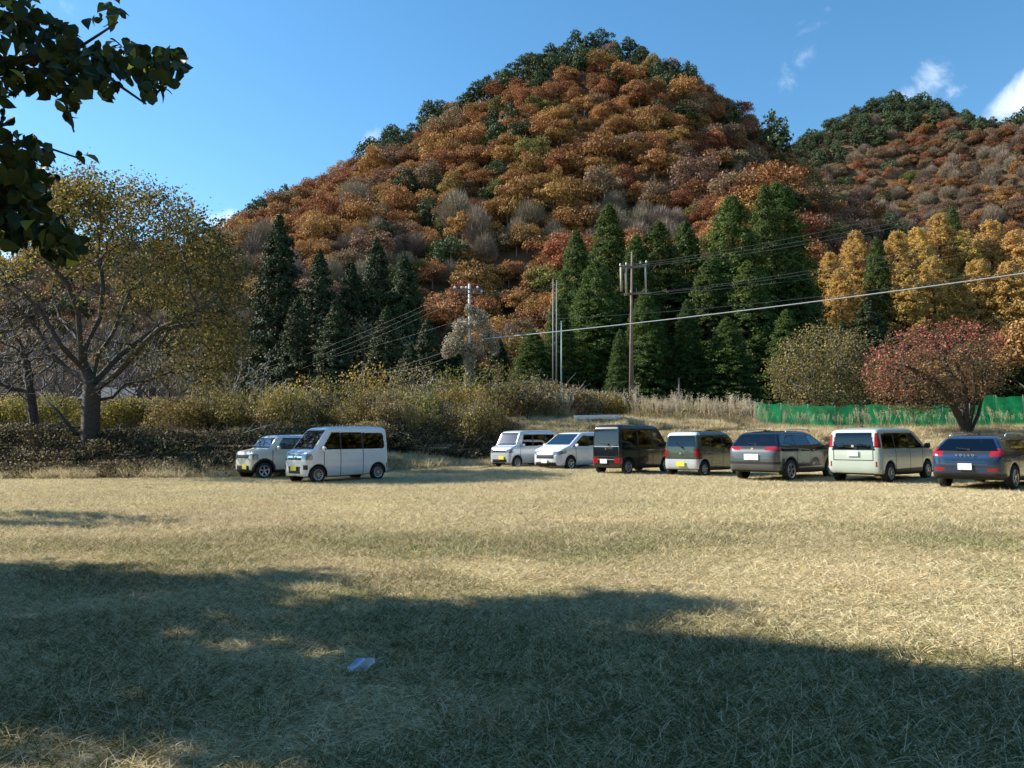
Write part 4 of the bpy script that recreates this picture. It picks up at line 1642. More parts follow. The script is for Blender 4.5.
GR_near = [grass_proto('near_turf', 1, 3800, .55, (.035, .11), .0045, .28, .2), grass_proto('near_turf', 2, 3600, .55, (.035, .10), .0045, .22, .1),
           grass_proto('near_turf', 3, 3400, .55, (.05, .15), .0045, .45, .55), grass_proto('near_turf', 4, 3600, .55, (.045, .14), .005, .18, .03)]
GR_far = [grass_proto('far_turf', 5, 5200, 1.1, (.06, .15), .0075, .28, .05), grass_proto('far_turf', 6, 5200, 1.1, (.06, .17), .0075, .36, .11), grass_proto('far_turf', 7, 4600, 1.1, (.06, .18), .0075, .25, .02)]


def turf(name, label, y0, y1, step, protos, halfw, seed, smin=.9, smax=1.2):
    rng = np.random.default_rng(seed)
    out = []
    for y in np.arange(y0, y1, step):
        hw = halfw(y)
        for x in np.arange(-hw, hw, step):
            out.append((x + rng.uniform(-.3, .3) * step, y + rng.uniform(-.3, .3) * step))
    P = np.array(out)
    z = H(P[:, 0], P[:, 1])
    g_ = fbm(P[:, 0] / 2.2 + 8, P[:, 1] / 2.2, 3)
    n = len(P)
    # greener in random patches and in the shaded foreground, paler where the cut straw lies thick
    q = g_ + rng.uniform(-.12, .12, n)
    k = len(protos)
    if k == 4:
        near = P[:, 1] < 6.5  # near grass made greener, deepening the foreground shade by colour
        idx = np.where(q < .33 + .19 * near, 2, np.where(q < .52, 0, np.where(q < .60, 1, 3)))
    else:
        idx = np.where(q < .40, 1, np.where(q < .55, 0, 2))
    rot = np.zeros((n, 3))
    rot[:, 2] = rng.uniform(0, 6.28, n)
    o = scatter_gn(name, np.stack([P[:, 0], P[:, 1], z + .001], 1), rot, rng.uniform(smin, smax, n), idx, protos)
    tag(o, label, 'grass', kind='stuff')


turf('near_grass', 'mown dry grass lying in the near part of the field', 1.6, 13, .72, GR_near, lambda y: y * .80 + 1.6, 1)
turf('field_grass', 'mown straw coloured grass of the field', 12.4, 41, 1.5, GR_far, lambda y: y * .80 + 1.5, 2)
# rough dry grass on the slope behind the right hand cars
ROUGH = [grass_proto('rough_turf', 8 + i, 1300, .8, (.25, .6), .022, .95, .12, ('straw', 'tan')) for i in range(3)]
rng = np.random.default_rng(3)
Pp = []
for _ in range(1500):
    px_ = rng.uniform(480, 1130)
    Pp.append(on(px_, rng.uniform(39.5, 53)))
for _ in range(420):
    px_ = rng.uniform(-100, 480)
    Pp.append(on(px_, rng.uniform(29.6, 31.2) + 7 * max(0, min(1, (px_ - 260) / 200))))
for _ in range(260):
    Pp.append(on(rng.uniform(-100, 330), rng.uniform(39.8, 41.5)))
n = len(Pp)
rot = np.zeros((n, 3))
rot[:, 2] = rng.uniform(0, 6.28, n)
o = scatter_gn('rough_grass', Pp, rot, rng.uniform(.5, 1.1, n), rng.integers(0, 3, n), ROUGH)
tag(o, 'long dry uncut grass on the slope and along the bank', 'grass', kind='stuff')

# a few standing weed stalks
for i, (px_, py_, h) in enumerate([(653, 640, .26), (409, 690, .16), (762, 682, .14), (497, 722, .14), (859, 640, .22), (563, 646, .15), (1012, 668, .2)]):
    p = gat(px_, py_)
    mb = MB()
    rr = random.Random(i)
    mb.tube([(0, 0, -.02), (.006, 0, h * .5), (.0, .01, h)], [.0028, .0024, .0012], 5)
    for k in range(4):
        z_ = h * rr.uniform(.3, .85)
        a = rr.uniform(0, 6.28)
        mb.tube([(.004, 0, z_), (math.cos(a) * h * .25, math.sin(a) * h * .25, z_ + h * .32)], [.002, .0008], 4)
    o = mb.build('weed_stalk', M['plume'], smooth=True)
    o.location = p
    tag(o, ['tall forked dry weed stalk at the edge of the shade, right of centre', 'thin dry weed stalk in the shade right of the blue litter', 'short dry stalk on the shade edge, lower right',
            'short dry stalk near the bottom of the photo', 'dry upright stalk in the sunlit grass on the right', 'short dry stalk left of the tall forked one', 'dry stalk near the right edge of the photo'][i], 'weed')

# litter: crumpled blue and white scrap
p = gat(361, 671)
bm = bmesh.new()
bmesh.ops.create_grid(bm, x_segments=12, y_segments=8, size=.5)
rr = random.Random(4)
for v in bm.verts:
    x, y = v.co.x, v.co.y
    v.co.x = x * .17
    v.co.y = y * .10 * (1 - .5 * max(0, x + .1)) + .02 * x
    v.co.z = .055 + .022 * math.sin(x * 7 + y * 4) + .018 * math.cos(y * 9) + rr.uniform(-.005, .005) + .04 * x
me = bpy.data.meshes.new('paper_scrap')
bm.to_mesh(me)
bm.free()
m_lit, nt_, out_ = new_mat('blue_scrap')
b__ = bsdf(nt_, out_, (.14, .33, .75), .45)
tc_ = N(nt_, 'ShaderNodeTexCoord')
sp_ = N(nt_, 'ShaderNodeSeparateXYZ')
nt_.links.new(tc_.outputs['Object'], sp_.inputs[0])
r_ = ramp(nt_, [(0, (.80, .84, .88)), (.50, (.78, .83, .90)), (.56, (.35, .55, .88)), (1, (.45, .66, .92))])
mr_ = N(nt_, 'ShaderNodeMapRange')
mr_.inputs['From Min'].default_value = -.05
mr_.inputs['From Max'].default_value = .05
nt_.links.new(sp_.outputs['Y'], mr_.inputs['Value'])
nt_.links.new(mr_.outputs[0], r_.inputs[0])
nt_.links.new(r_.outputs[0], b__.inputs['Base Color'])
me.materials.append(m_lit)
o = bpy.data.objects.new('paper_scrap', me)
COL.objects.link(o)
o.location = p
o.rotation_euler = (.5, 0, .25)
so = o.modifiers.new('thick', 'SOLIDIFY')
so.thickness = .003
tag(o, 'crumpled blue and white scrap lying on the shaded grass', 'litter')

# ------------------------------------------------------------------ poles, wires, net, rail
m_steel = mat_plain('galvanised_steel', (.17, .175, .17), .6, .3, noise=.2)
m_greens = mat_plain('green_grey_pole_paint', (.20, .30, .28), .5, .2, noise=.1)
m_wood = mat_plain('weathered_wood', (.20, .145, .115), .9, noise=.35, scale=3)
m_conc = mat_plain('pale_concrete', (.48, .48, .46), .8, noise=.15)
m_por = mat_plain('porcelain', (.72, .74, .78), .25, noise=0)
m_wire = mat_plain('wire', (.09, .095, .10), .6, .3, noise=0)
m_cable = mat_plain('cable_sheath', (.50, .52, .54), .5, .1, noise=0)

# pole overgrown with climbers
YP = 50.0
b0 = on(470, YP, -.3)
top = at(470, 284, YP)
root = empty('utility_pole', b0)
tag(root, 'pale concrete pole with white insulators, overgrown with climbing plants', 'utility pole')
hh = top.z - b0.z
mb = MB()
mb.tube([(0, 0, 0), (0, 0, hh)], [.13, .085], 12)
mb.build('pole', m_conc, root, smooth=True)
mb = MB()
za = at(470, 290, YP).z - b0.z
mb.box((-.1, -.15, za), (1.9, .09, .09))
mb.box((.25, -.15, za - .25), (1.2, .07, .07))
mb.tube([(-.7, -.15, za), (0, -.1, za - .6)], .02, 6)
mb.build('crossarm', m_steel, root)
for k, (x, z_) in enumerate([(-.95, za + .05), (-.5, za + .05), (.55, za + .05), (.8, za - .2), (-.2, za + .05)]):
    mb = MB()
    mb.tube([(x, -.15, z_), (x, -.15, z_ + .04), (x, -.15, z_ + .05), (x, -.15, z_ + .12), (x, -.15, z_ + .17)], [.03, .03, .08, .07, .03], 10)
    mb.build('insulator', m_por, root, smooth=True)
# climber: clumps round the pole
rng = np.random.default_rng(8)
P, Nn, S = [], [], []
for (px_, py_, r_, n_) in [(470, 310, .32, 260), (479, 321, .62, 420), (462, 328, .55, 380), (454, 344, .62, 420), (488, 338, .6, 400), (494, 348, .35, 160), (470, 350, .45, 420), (447, 352, .35, 150), (469, 364, .36, 300), (470, 377, .36, 300), (469, 390, .42, 320), (474, 400, .6, 360), (460, 402, .5, 300)]:
    c = np.array(at(px_, py_, YP)) - np.array(b0)
    d = unit(rng.normal(size=(n_, 3)))
    d = unit(rng.normal(size=(n_ * 4, 3)))
    P.append(c + d * r_ * rng.uniform(.2, 1.25, (n_ * 4, 1)) * [1.0, 1.0, 1.15])
    Nn.append(unit(d + rng.normal(size=d.shape) * .8))
    S.append(rng.uniform(.08, .17, n_ * 4))
P, Nn, S = map(np.concatenate, (P, Nn, S))
V, F = leaf_quads(P, Nn, S, .6, rng)
cl_o = mesh_np('climbing_plant', V, F, [M['greyseed'], M['tan'], M['olive']], None, midx=rng.choice(3, size=len(F), p=[.5, .32, .18]), attr=rng.random(len(F)))
cl_o.location = b0
tag(cl_o, 'grey seed covered climbing plant wrapped round the concrete pole', 'climber')

# wooden pole with double crossarm frame
YW = 55.0
b0w = on(632, YW, -.3)
root = empty('utility_pole', b0w)
tag(root, 'brown wooden pole with a double crossarm frame before the green cedars', 'utility pole')


def W_(px_, py_, dy=0.0):
    p = at(px_, py_, YW)
    return (p.x - b0w.x, p.y - b0w.y + dy, p.z - b0w.z)


mb = MB()
mb.tube([(-.09, 0, 0), W_(632, 252)], [.15, .07], 10)
mb.build('pole', m_wood, root, smooth=True)
mb = MB()
mb.tube([(.14, .05, 0), (.12, .05, W_(634, 290)[2])], [.09, .07], 8)
mb.build('brace_pole', m_wood, root, smooth=True)
for a_, b_ in (((620, 269), (646, 266)), ((624, 295), (642, 293))):
    mb = MB()
    A_, B_ = np.array(W_(*a_, -.15)), np.array(W_(*b_, -.15))
    c = (A_ + B_) / 2
    mb.box(c, (np.linalg.norm(B_ - A_), .14, .18), R=Matrix.Rotation(-math.atan2(B_[2] - A_[2], B_[0] - A_[0]), 3, 'Y'))
    mb.build('crossarm', m_wood, root)
for a_, b_ in (((620.5, 268), (621, 292)), ((625.5, 268), (626, 296)), ((644.8, 266), (645.3, 294))):
    mb = MB()
    mb.tube([W_(*a_, -.2), W_(*b_, -.2)], .075, 7)
    mb.build('hanger_rod', mat_plain('pale_wood', (.45, .36, .28), .8) if 'pale_wood' not in bpy.data.materials else bpy.data.materials['pale_wood'], root, smooth=True)
for a_ in ((620, 266), (626, 265), (640, 264), (646, 263)):
    mb = MB()
    p_ = np.array(W_(*a_, -.15))
    mb.tube([p_ - [0, 0, .05], p_ + [0, 0, .06], p_ + [0, 0, .16]], [.05, .07, .03], 8)
    mb.build('insulator', m_por, root, smooth=True)

for (px_, yb, ty, Y, r_, mt, lb) in [(553.0, 408, 280, 52, .055, m_steel, 'slim grey metal pole, left one of the close pair'), (556.5, 408, 281, 53, .05, m_steel, 'slim grey metal pole, right one of the close pair'),
                                     (561.5, 410, 322, 50, .05, m_greens, 'shorter green grey metal pole beside the slim pair')]:
    b1 = on(px_, Y, -.2)
    t1 = at(px_ + (.3 if px_ < 560 else 0), ty, Y)
    root = empty('metal_pole', b1)
    tag(root, lb, 'pole')
    mb = MB()
    mb.tube([(0, 0, 0), tuple(t1 - b1)], [r_, r_ * .75], 8)
    mb.build('pole', mt, root, smooth=True)
    mb = MB()
    mb.tube([tuple((t1 - b1) + Vector((0, 0, -.02))), tuple((t1 - b1) + Vector((0, 0, .06)))], [r_ * 1.2, r_ * .8], 8)
    mb.build('cap', mt, root)
b1 = on(680, 54, -.2)
mb = MB()
mb.tube([(0, 0, 0), (0, 0, (at(680, 378, 54) - b1).z)], [.08, .07], 8)
o = mb.build('wooden_post', m_wood, smooth=True)
o.location = b1
tag(o, 'short brown wooden post standing in the pampas grass', 'post')


def wire(p, q, sag, r_, mat, lb, name='wire', ext=0.0, group=None):
    p, q = Vector(p), Vector(q)
    pts = []
    nseg = 36
    for i in range(nseg + 1):
        t = i / nseg * (1 + ext)
        c = p.lerp(q, t)
        c.z -= sag * 4 * t * (1 - t)
        pts.append(c)
    mb = MB()
    mb.tube(pts, r_, 5)
    o = mb.build(name, mat, smooth=True)
    tag(o, lb, 'wire', group)


wire(at(471, 340, YP), at(1300, 232, 33), .35, .030, m_cable, 'thick pale cable running from the overgrown pole to the right edge', 'cable')
wire(at(471, 322, YP), at(1300, 222, 33) + Vector((0, 0, -.0)), .9, .010, m_wire, 'thin wire just above the thick pale cable')
for i, (py0, py1, px0) in enumerate([(266, 190 - 28, 620), (265, 199 - 26, 640), (266, 208 - 26, 646), (295, 238 - 26, 626), (294, 247 - 27, 641), (295, 258 - 24, 645)]):
    wire(at(px0, py0, YW - .2), at(1250, py1 - 45, 38), .9, .011, m_wire,
         ['topmost', 'second', 'third', 'fourth', 'fifth', 'lowest'][i] + ' of the six thin wires rising right from the wooden pole')
for i, (p0, q0, Y1) in enumerate([((462, 288), (240, 375), 84), ((466, 290), (240, 383), 86), ((478, 291), (200, 405), 90), ((466, 318), (250, 372), 88), ((468, 348), (372, 372), 60), ((470, 343), (300, 386), 80)]):
    wire(at(*p0, YP), at(*q0, Y1), .5, .007 if i < 4 else .012, m_wire, ['topmost', 'second', 'third', 'fourth', 'lowest short', 'lowest long'][i] + ' wire falling left from the overgrown pole')
wire(at(480, 292, YP), at(620, 269, YW), .5, .008, m_wire, 'thin wire between the overgrown pole and the wooden pole')

# white guard rail
root = empty('guard_rail', on(597, 47))
tag(root, 'short white guard rail behind the black van', 'guard rail')
A_, B_ = at(574, 421, 47) - root.location, at(620, 418.5, 47) - root.location
m_white = mat_plain('white_rail_paint', (.78, .79, .78), .5, noise=.05)
d_ = (B_ - A_)
c_ = (A_ + B_) / 2
mb = MB()
rzz = math.atan2(d_.y, d_.x)
for dz, dy in ((.08, .0), (0, -.04), (-.08, .0)):
    mb.box((c_.x, c_.y + dy, c_.z + dz + .16), (d_.length, .05, .075), rz=rzz)
mb.build('rail', m_white, root)
for t in (.05, .35, .65, .95):
    q = A_.lerp(B_, t)
    mb = MB()
    mb.tube([(q.x, q.y + .08, -.3), (q.x, q.y + .08, q.z + .2)], .055, 8)
    mb.build('post', m_white, root, smooth=True)

# green net
m_net, nt_, out_ = new_mat('green_net')
b__ = N(nt_, 'ShaderNodeBsdfPrincipled')
b__.inputs['Base Color'].default_value = (.012, .38, .145, 1)
b__.inputs['Roughness'].default_value = .6
tl = N(nt_, 'ShaderNodeBsdfTranslucent')
tl.inputs['Color'].default_value = (.02, .50, .19, 1)
mx1 = N(nt_, 'ShaderNodeMixShader', Fac=.35)
nt_.links.new(b__.outputs[0], mx1.inputs[1])
nt_.links.new(tl.outputs[0], mx1.inputs[2])
trn = N(nt_, 'ShaderNodeBsdfTransparent')
tc_ = N(nt_, 'ShaderNodeTexCoord')
nz_ = N(nt_, 'ShaderNodeTexNoise', Scale=1.3, Detail=4.0)
nt_.links.new(tc_.outputs['Object'], nz_.inputs['Vector'])
mr_ = N(nt_, 'ShaderNodeMapRange')
mr_.inputs['From Min'].default_value = .35
mr_.inputs['From Max'].default_value = .7
mr_.inputs['To Min'].default_value = .9
mr_.inputs['To Max'].default_value = .5
nt_.links.new(nz_.outputs['Fac'], mr_.inputs['Value'])
mx2 = N(nt_, 'ShaderNodeMixShader')
nt_.links.new(mr_.outputs[0], mx2.inputs['Fac'])
nt_.links.new(trn.outputs[0], mx2.inputs[1])
nt_.links.new(mx1.outputs[0], mx2.inputs[2])
nt_.links.new(mx2.outputs[0], out_.inputs[0])
root = empty('net_fence', on(890, 50.5))
tag(root, 'long bright green net fence on thin posts behind the right hand cars', 'fence')
V, F = [], []
nx_, nz2 = 150, 8
for i in range(nx_ + 1):
    px_ = 755 + i * (1250 - 755) / nx_
    p0 = on(px_, 50.5)
    hh_ = 1.75 + (.5 if px_ > 980 else 0) + .06 * math.sin(i * .9)
    for j in range(nz2 + 1):
        V.append((p0.x - root.location.x, .05 * math.sin(i * 1.3 + j * .7) + p0.y - root.location.y, p0.z - root.location.z + (hh_ - .05 * abs(math.sin(i * math.pi / 8.2))) * j / nz2))
for i in range(nx_):
    for j in range(nz2):
        k = i * (nz2 + 1) + j
        F.append([k, k + nz2 + 1, k + nz2 + 2, k + 1])
mesh_np('net', V, np.array(F), m_net, root, smooth=True)
for i in range(19):
    px_ = 755 + i * 27
    p0 = on(px_, 50.4) - root.location
    mb = MB()
    mb.tube([(p0.x, p0.y, p0.z - .2), (p0.x, p0.y, p0.z + 1.8 + (.5 if px_ > 980 else 0))], .022, 6)
    mb.build('post', m_steel, root, smooth=True)

# grey roofed shed glimpsed behind the big tree
root = empty('shed', on(112, 66), .2)
tag(root, 'small shed with a blue grey roof glimpsed behind the large spreading tree', 'shed')
mb = MB()
mb.box((0, 0, 1.6), (3.4, 4, 3.2))
mb.build('wall', mat_plain('shed_wall', (.25, .23, .2), .9), root)
mb = MB()
mb.add([(-2.0, -2.5, 3.2), (2.0, -2.5, 3.2), (2.0, 2.5, 3.2), (-2.0, 2.5, 3.2), (-2.0, 0, 4.3), (2.0, 0, 4.3)], [[0, 1, 5, 4], [2, 3, 4, 5], [0, 3, 2, 1]])
mb.add([(-2.0, -2.5, 3.2), (-2.0, 2.5, 3.2), (-2.0, 0, 4.3), (2.0, -2.5, 3.2), (2.0, 2.5, 3.2), (2.0, 0, 4.3)], [[1, 0, 2], [3, 4, 5]])
mb.build('roof', mat_plain('blue_grey_roof', (.07, .078, .095), .9), root)

# unseen trees added behind the camera and at the right, to darken the cars' glass and paint
rng = np.random.default_rng(909)
Pp, Ix, Sc = [], [], []
for i in range(300):
    a = rng.uniform(-2.9, .62)
    d = rng.uniform(32, 60)
    x, y = d * math.cos(a) * 1.15 + 6, d * math.sin(a) + 14
    if x < -18 and y > -8:
        continue
    if y > 2 and x < y * .78 + 14:
        continue
    Pp.append((x, y, -.3))
    Ix.append(OFF['olive'][0] + i % 2 if i % 3 else OFF['pine'][0])
    Sc.append(rng.uniform(1.8, 2.6) if x > 20 else rng.uniform(1.3, 2.0))
rot = np.zeros((len(Pp), 3))
rot[:, 2] = rng.uniform(0, 6, len(Pp))
o = scatter_gn('reflection_wood', Pp, rot, Sc, Ix, ALLP)
tag(o, 'unseen wood of olive green trees added to darken the car reflections', 'wood', kind='stuff')
# ------------------------------------------------------------------ overhanging branch at the top left (near the camera)
rng = np.random.default_rng(17)
root = empty('overhanging_tree', (-4.6, 2.2, 0))
tag(root, 'dark leafy branches of a near tree hanging in from the top left', 'tree')
RL = np.array(root.location)


def fa(px_, py_, Y):
    return np.array(at(px_, py_, Y)) - RL


mb = MB()
trunk = [(0, 0, -.1), (.05, .02, 1.2), (.15, .1, 2.3), (.2, .15, 3.2), (.3, .2, 4.4)]
mb.tube(trunk, [.2, .16, .14, .11, .07], 10)
mb.build('trunk', M['bark'], root, smooth=True)
mb = MB()
lims = [
    [fa(40, 58, 3.05), fa(60, 80, 3.0), fa(66, 105, 3.0), fa(74, 132, 3.0)],
    [fa(95, 66, 3.1), fa(120, 86, 3.0), fa(146, 104, 3.0)],
    [fa(10, 195, 2.95), fa(-5, 160, 2.9), fa(-10, 120, 2.9), fa(-8, 80, 3.0)],
    [fa(50, 225, 3.0), fa(62, 215, 3.0), fa(80, 260, 3.0)],
    [trunk[2], fa(-250, 100, 2.8), fa(-40, 70, 3.0), fa(40, 58, 3.05), fa(95, 66, 3.1), fa(150, 72, 3.15)],
    [fa(40, 58, 3.05), fa(75, 50, 3.0), fa(100, 34, 3.0), fa(118, 22, 3.0)],
    [fa(95, 66, 3.1), fa(130, 66, 3.1), fa(165, 62, 3.1), fa(186, 56, 3.1)],
    [trunk[3], fa(-200, -60, 2.9), fa(-60, 0, 3.0), fa(20, 18, 3.0), fa(60, 40, 3.0)],
    [trunk[2], fa(-260, 190, 2.7), fa(-60, 175, 2.9), fa(10, 195, 2.95), fa(50, 225, 3.0), fa(78, 245, 3.0)],
    [fa(-60, 175, 2.9), fa(-5, 140, 2.9), fa(40, 145, 2.95), fa(78, 158, 3.0)],
    [trunk[3], fa(-100, -80, 3.0), fa(0, -10, 3.1), fa(50, -12, 3.1)],
]
for l in lims:
    k = len(l)
    mb.tube(l, [.032 * (1 - i / k) ** 1.2 + .003 for i in range(k)] if np.allclose(l[0], trunk[2]) or np.allclose(l[0], trunk[3]) else [.006 * (1 - i / k) + .002 for i in range(k)], 6)
mb.build('branches', M['bark'], root, smooth=True)


def in_poly(p, poly):
    x, y = p
    c = False
    j = len(poly) - 1
    for i in range(len(poly)):
        xi, yi = poly[i]
        xj, yj = poly[j]
        if (yi > y) != (yj > y) and x < (xj - xi) * (y - yi) / (yj - yi + 1e-9) + xi:
            c = not c
        j = i
    return c


polys = [
    ([(-120, -60), (20, -40), (36, 8), (58, 25), (80, 38), (70, 62), (60, 90), (30, 98), (-120, 100)], 950),
    ([(60, 40), (100, 45), (130, 42), (150, 52), (170, 50), (190, 58), (178, 82), (160, 98), (145, 104), (128, 82), (110, 100), (92, 82), (78, 108), (72, 130), (58, 100), (50, 88)], 300),
    ([(74, 18), (95, 14), (105, 2), (118, -6), (126, 8), (128, 28), (112, 34), (96, 22), (84, 26)], 16),
    ([(-100, 130), (10, 132), (40, 142), (58, 150), (52, 165), (30, 168), (-100, 175)], 220),
    ([(70, 145), (82, 148), (94, 158), (96, 175), (84, 172), (72, 158)], 3),
    ([(-100, 168), (20, 170), (46, 180), (44, 205), (62, 225), (84, 242), (84, 262), (66, 262), (50, 262), (40, 245), (20, 250), (-20, 240), (-100, 240)], 950),
    ([(30, 170), (50, 165), (58, 178), (56, 196), (40, 190)], 4),
    ([(-320, -150), (-60, -150), (-60, 240), (-320, 200)], 260),
    ([(-100, 90), (8, 98), (10, 134), (-100, 134)], 90),
    ([(40, -60), (70, -60), (66, 3), (54, 3)], 3),
]
leafV, leafF, leafM, leafA = [], [], [], []
nv = 0
prof = [(0, 0), (.16, .22), (.38, .29), (.66, .19), (.86, .07), (1, 0)]
for poly, cnt in polys:
    xs_ = [p[0] for p in poly]
    ys_ = [p[1] for p in poly]
    k = 0
    while k < cnt:
        p = (rng.uniform(min(xs_), max(xs_)), rng.uniform(min(ys_), max(ys_)))
        if not in_poly(p, poly):
            continue
        k += 1
        Y = 3.0 + rng.normal() * .13
        L = rng.uniform(.042, .085)
        # a leaf hangs from its stalk: tip points mostly down
        tip = unit(np.array([rng.normal() * .55 + .25, rng.normal() * .45, -1 + abs(rng.normal()) * .5]))
        wv = unit(np.cross(tip, rng.normal(size=3)))
        nv_ = np.cross(tip, wv)
        c = np.array(at(p[0], p[1], Y)) - RL - tip * L * .5
        V = []
        for (t, wd) in prof:
            q = c + tip * L * t + nv_ * (.10 * L * math.sin(t * 3))
            if wd == 0:
                V.append(q)
            else:
                V += [q - wv * wd * L * 1.15 + nv_ * wd * L * .35, q, q + wv * wd * L * 1.15 + nv_ * wd * L * .35]
        idx = [0, 1, 4, 7, 10]
        F = [[0, 1, 2], [0, 2, 3]]
        for s in range(3):
            a = 1 + 3 * s
            F += [[a, a + 3, a + 4], [a, a + 4, a + 1], [a + 1, a + 4, a + 5], [a + 1, a + 5, a + 2]]
        F += [[10, 13, 11], [11, 13, 12]]
        leafV += V
        leafF += [[i + nv for i in f] for f in F]
        m_ = 1 if rng.random() < (.10 if 50 < p[0] < 150 and 40 < p[1] < 115 else .04) else 0
        leafM += [m_] * len(F)
        leafA += [rng.random()] * len(F)
        nv += len(V)
mesh_np('leaves', leafV, np.array(leafF), [M['fgleaf'], M['fgleaf_y']], root, smooth=True, midx=leafM, attr=leafA)


# ------------------------------------------------------------------ trees beside the field, off to the left, that shade the foreground
def shade_tree(name, label, base, regions, seed, zr, trunk_r=.22):
    """regions: pixel polygons of shade on the grass; the crown stands where the sun passes on its way there"""
    rng = np.random.default_rng(seed)
    root = empty(name, (base[0], base[1], Hf(*base)))
    tag(root, label, 'tree')
    P = []
    s = np.array(SDIR)
    for poly, n in regions:
        xs_ = [p[0] for p in poly]
        ys_ = [p[1] for p in poly]
        k = 0
        while k < n:
            x, y = rng.uniform(min(xs_), max(xs_)), rng.uniform(min(ys_), max(ys_))
            wx_ = 1.3 * (fbm(np.array([x * 1.1 + 3]), np.array([y * 1.1 + 5]), 4)[0] - .47)
            wy_ = 1.1 * (fbm(np.array([x * .9 + 43]), np.array([y * 1.4 + 25]), 4)[0] - .47)
            if not in_poly((x + wx_, y + wy_), poly):
                k += .2
                continue
            if fbm(np.array([x * 1.5 + 31]), np.array([y * 2.6 + 7]), 3)[0] > .548:
                k += 2
                continue
            z = rng.uniform(*zr)
            t = z / s[2]
            c = np.array([x, y, 0]) + s * t
            kk = int(rng.integers(10, 26))
            P.append(c + rng.normal(size=(kk, 3)) * .16)
            k += kk
    P = np.concatenate(P)
    Nn = unit(rng.normal(size=P.shape) + s * .7)
    V, F = leaf_quads(P - np.array(root.location), Nn, rng.uniform(.14, .26, len(P)), .7, rng)
    mesh_np('crown', V, F, M['olive'], root, attr=rng.random(len(F)))
    sel = rng.choice(len(P), 260)
    Q = P[sel] - np.array(root.location)
    cen = Q.mean(0)
    st = chains([[(0, 0, -.3), (0, 0, 2.5), tuple(np.array([0, 0, 2.5]) * .45 + cen * .55 * [.6, .6, 1] * .9)]], .45)
    nodes, par = grow(st, Q, step=.5, infl=9, kill=.9, rng=rng, maxit=60)
    r, kids = radii(nodes, par, .02, 2.2, trunk=trunk_r)
    V, F, mi, a = tree_mesh(nodes, par, r, kids)
    mesh_np('trunk', V, F, M['bark'], root, smooth=True, attr=a)


def GP(lst):
    return [tuple(gat(*p)[:2]) for p in lst]


A_ = GP([(-60, 566), (60, 566), (125, 574), (190, 590), (250, 584), (330, 575), (350, 583), (300, 600), (330, 612), (395, 610), (420, 640), (380, 700), (200, 725), (60, 720), (-60, 740)])
B_ = GP([(380, 612), (455, 610), (520, 598), (600, 590), (650, 590), (705, 606), (690, 622), (610, 625), (560, 640), (640, 652), (740, 658), (790, 662), (780, 720), (380, 720)])
C_ = GP([(730, 672), (800, 656), (850, 664), (900, 678), (960, 692), (1040, 690), (1120, 685), (1120, 760), (730, 760)])
D_ = [(-6.5, .2), (6.5, .2), (6, 3.4), (4.5, 3.9), (-.5, 4.4), (-3, 4.9), (-6.5, 5.5)]
shade_tree('shade_tree', 'leafy tree outside the left edge whose crown shades the left foreground', (-15.5, 11.5), [(A_, 7400)], 1, (5.6, 8.6))
shade_tree('shade_tree', 'leafy tree outside the left edge whose crown shades the middle foreground', (-11.0, 9.2), [(B_, 4600), (D_, 6500)], 2, (6.4, 8.8))
shade_tree('shade_tree', 'leafy tree outside the left edge whose crown shades the right foreground', (-8.0, 6.0), [(C_, 2800), ([(-2, 1.0), (6.5, 1.0), (6.5, 4.3), (3.0, 4.6), (0, 4.4)], 3200)], 3, (6.6, 9.0))
E_ = GP([(-300, 514), (-60, 512), (60, 514), (160, 518), (215, 521), (150, 527), (60, 531), (-300, 535)])
shade_tree('shade_tree', 'small tree outside the left edge casting the thin shadow strip on the field', (-22, 20), [(E_, 2600)], 4, (3.6, 5.4), .14)
# ------------------------------------------------------------------ parked cars
def car_paint(name, col, metal=.35, rough=.28):
    m, nt, out = new_mat(name)
    b = bsdf(nt, out, col, rough, metal, **{'Coat Weight': .8, 'Coat Roughness': .04})
    tc = N(nt, 'ShaderNodeTexCoord')
    nz = N(nt, 'ShaderNodeTexNoise', Scale=3.0, Detail=5.0)
    nt.links.new(tc.outputs['Object'], nz.inputs['Vector'])
    sp = N(nt, 'ShaderNodeSeparateXYZ')
    nt.links.new(tc.outputs['Object'], sp.inputs[0])
    # road dust on the lower body
    mr = N(nt, 'ShaderNodeMapRange')
    mr.inputs['From Min'].default_value = .75
    mr.inputs['From Max'].default_value = .15
    mr.inputs['To Max'].default_value = .45
    nt.links.new(sp.outputs['Z'], mr.inputs['Value'])
    mu = N(nt, 'ShaderNodeMath', operation='MULTIPLY')
    nt.links.new(mr.outputs[0], mu.inputs[0])
    nt.links.new(nz.outputs['Fac'], mu.inputs[1])
    mx = N(nt, 'ShaderNodeMix', data_type='RGBA')
    nt.links.new(mu.outputs[0], mx.inputs['Factor'])
    mx.inputs[6].default_value = (*col, 1)
    mx.inputs[7].default_value = (.20, .17, .13, 1)
    # the inside of the shell is dark trim
    g = N(nt, 'ShaderNodeNewGeometry')
    mb_ = N(nt, 'ShaderNodeMix', data_type='RGBA')
    nt.links.new(g.outputs['Backfacing'], mb_.inputs['Factor'])
    nt.links.new(mx.outputs[2], mb_.inputs[6])
    mb_.inputs[7].default_value = (.03, .03, .032, 1)
    nt.links.new(mb_.outputs[2], b.inputs['Base Color'])
    rr_ = N(nt, 'ShaderNodeMapRange')
    rr_.inputs['To Min'].default_value = rough
    rr_.inputs['To Max'].default_value = .5
    nt.links.new(mu.outputs[0], rr_.inputs['Value'])
    nt.links.new(rr_.outputs[0], b.inputs['Roughness'])
    return m


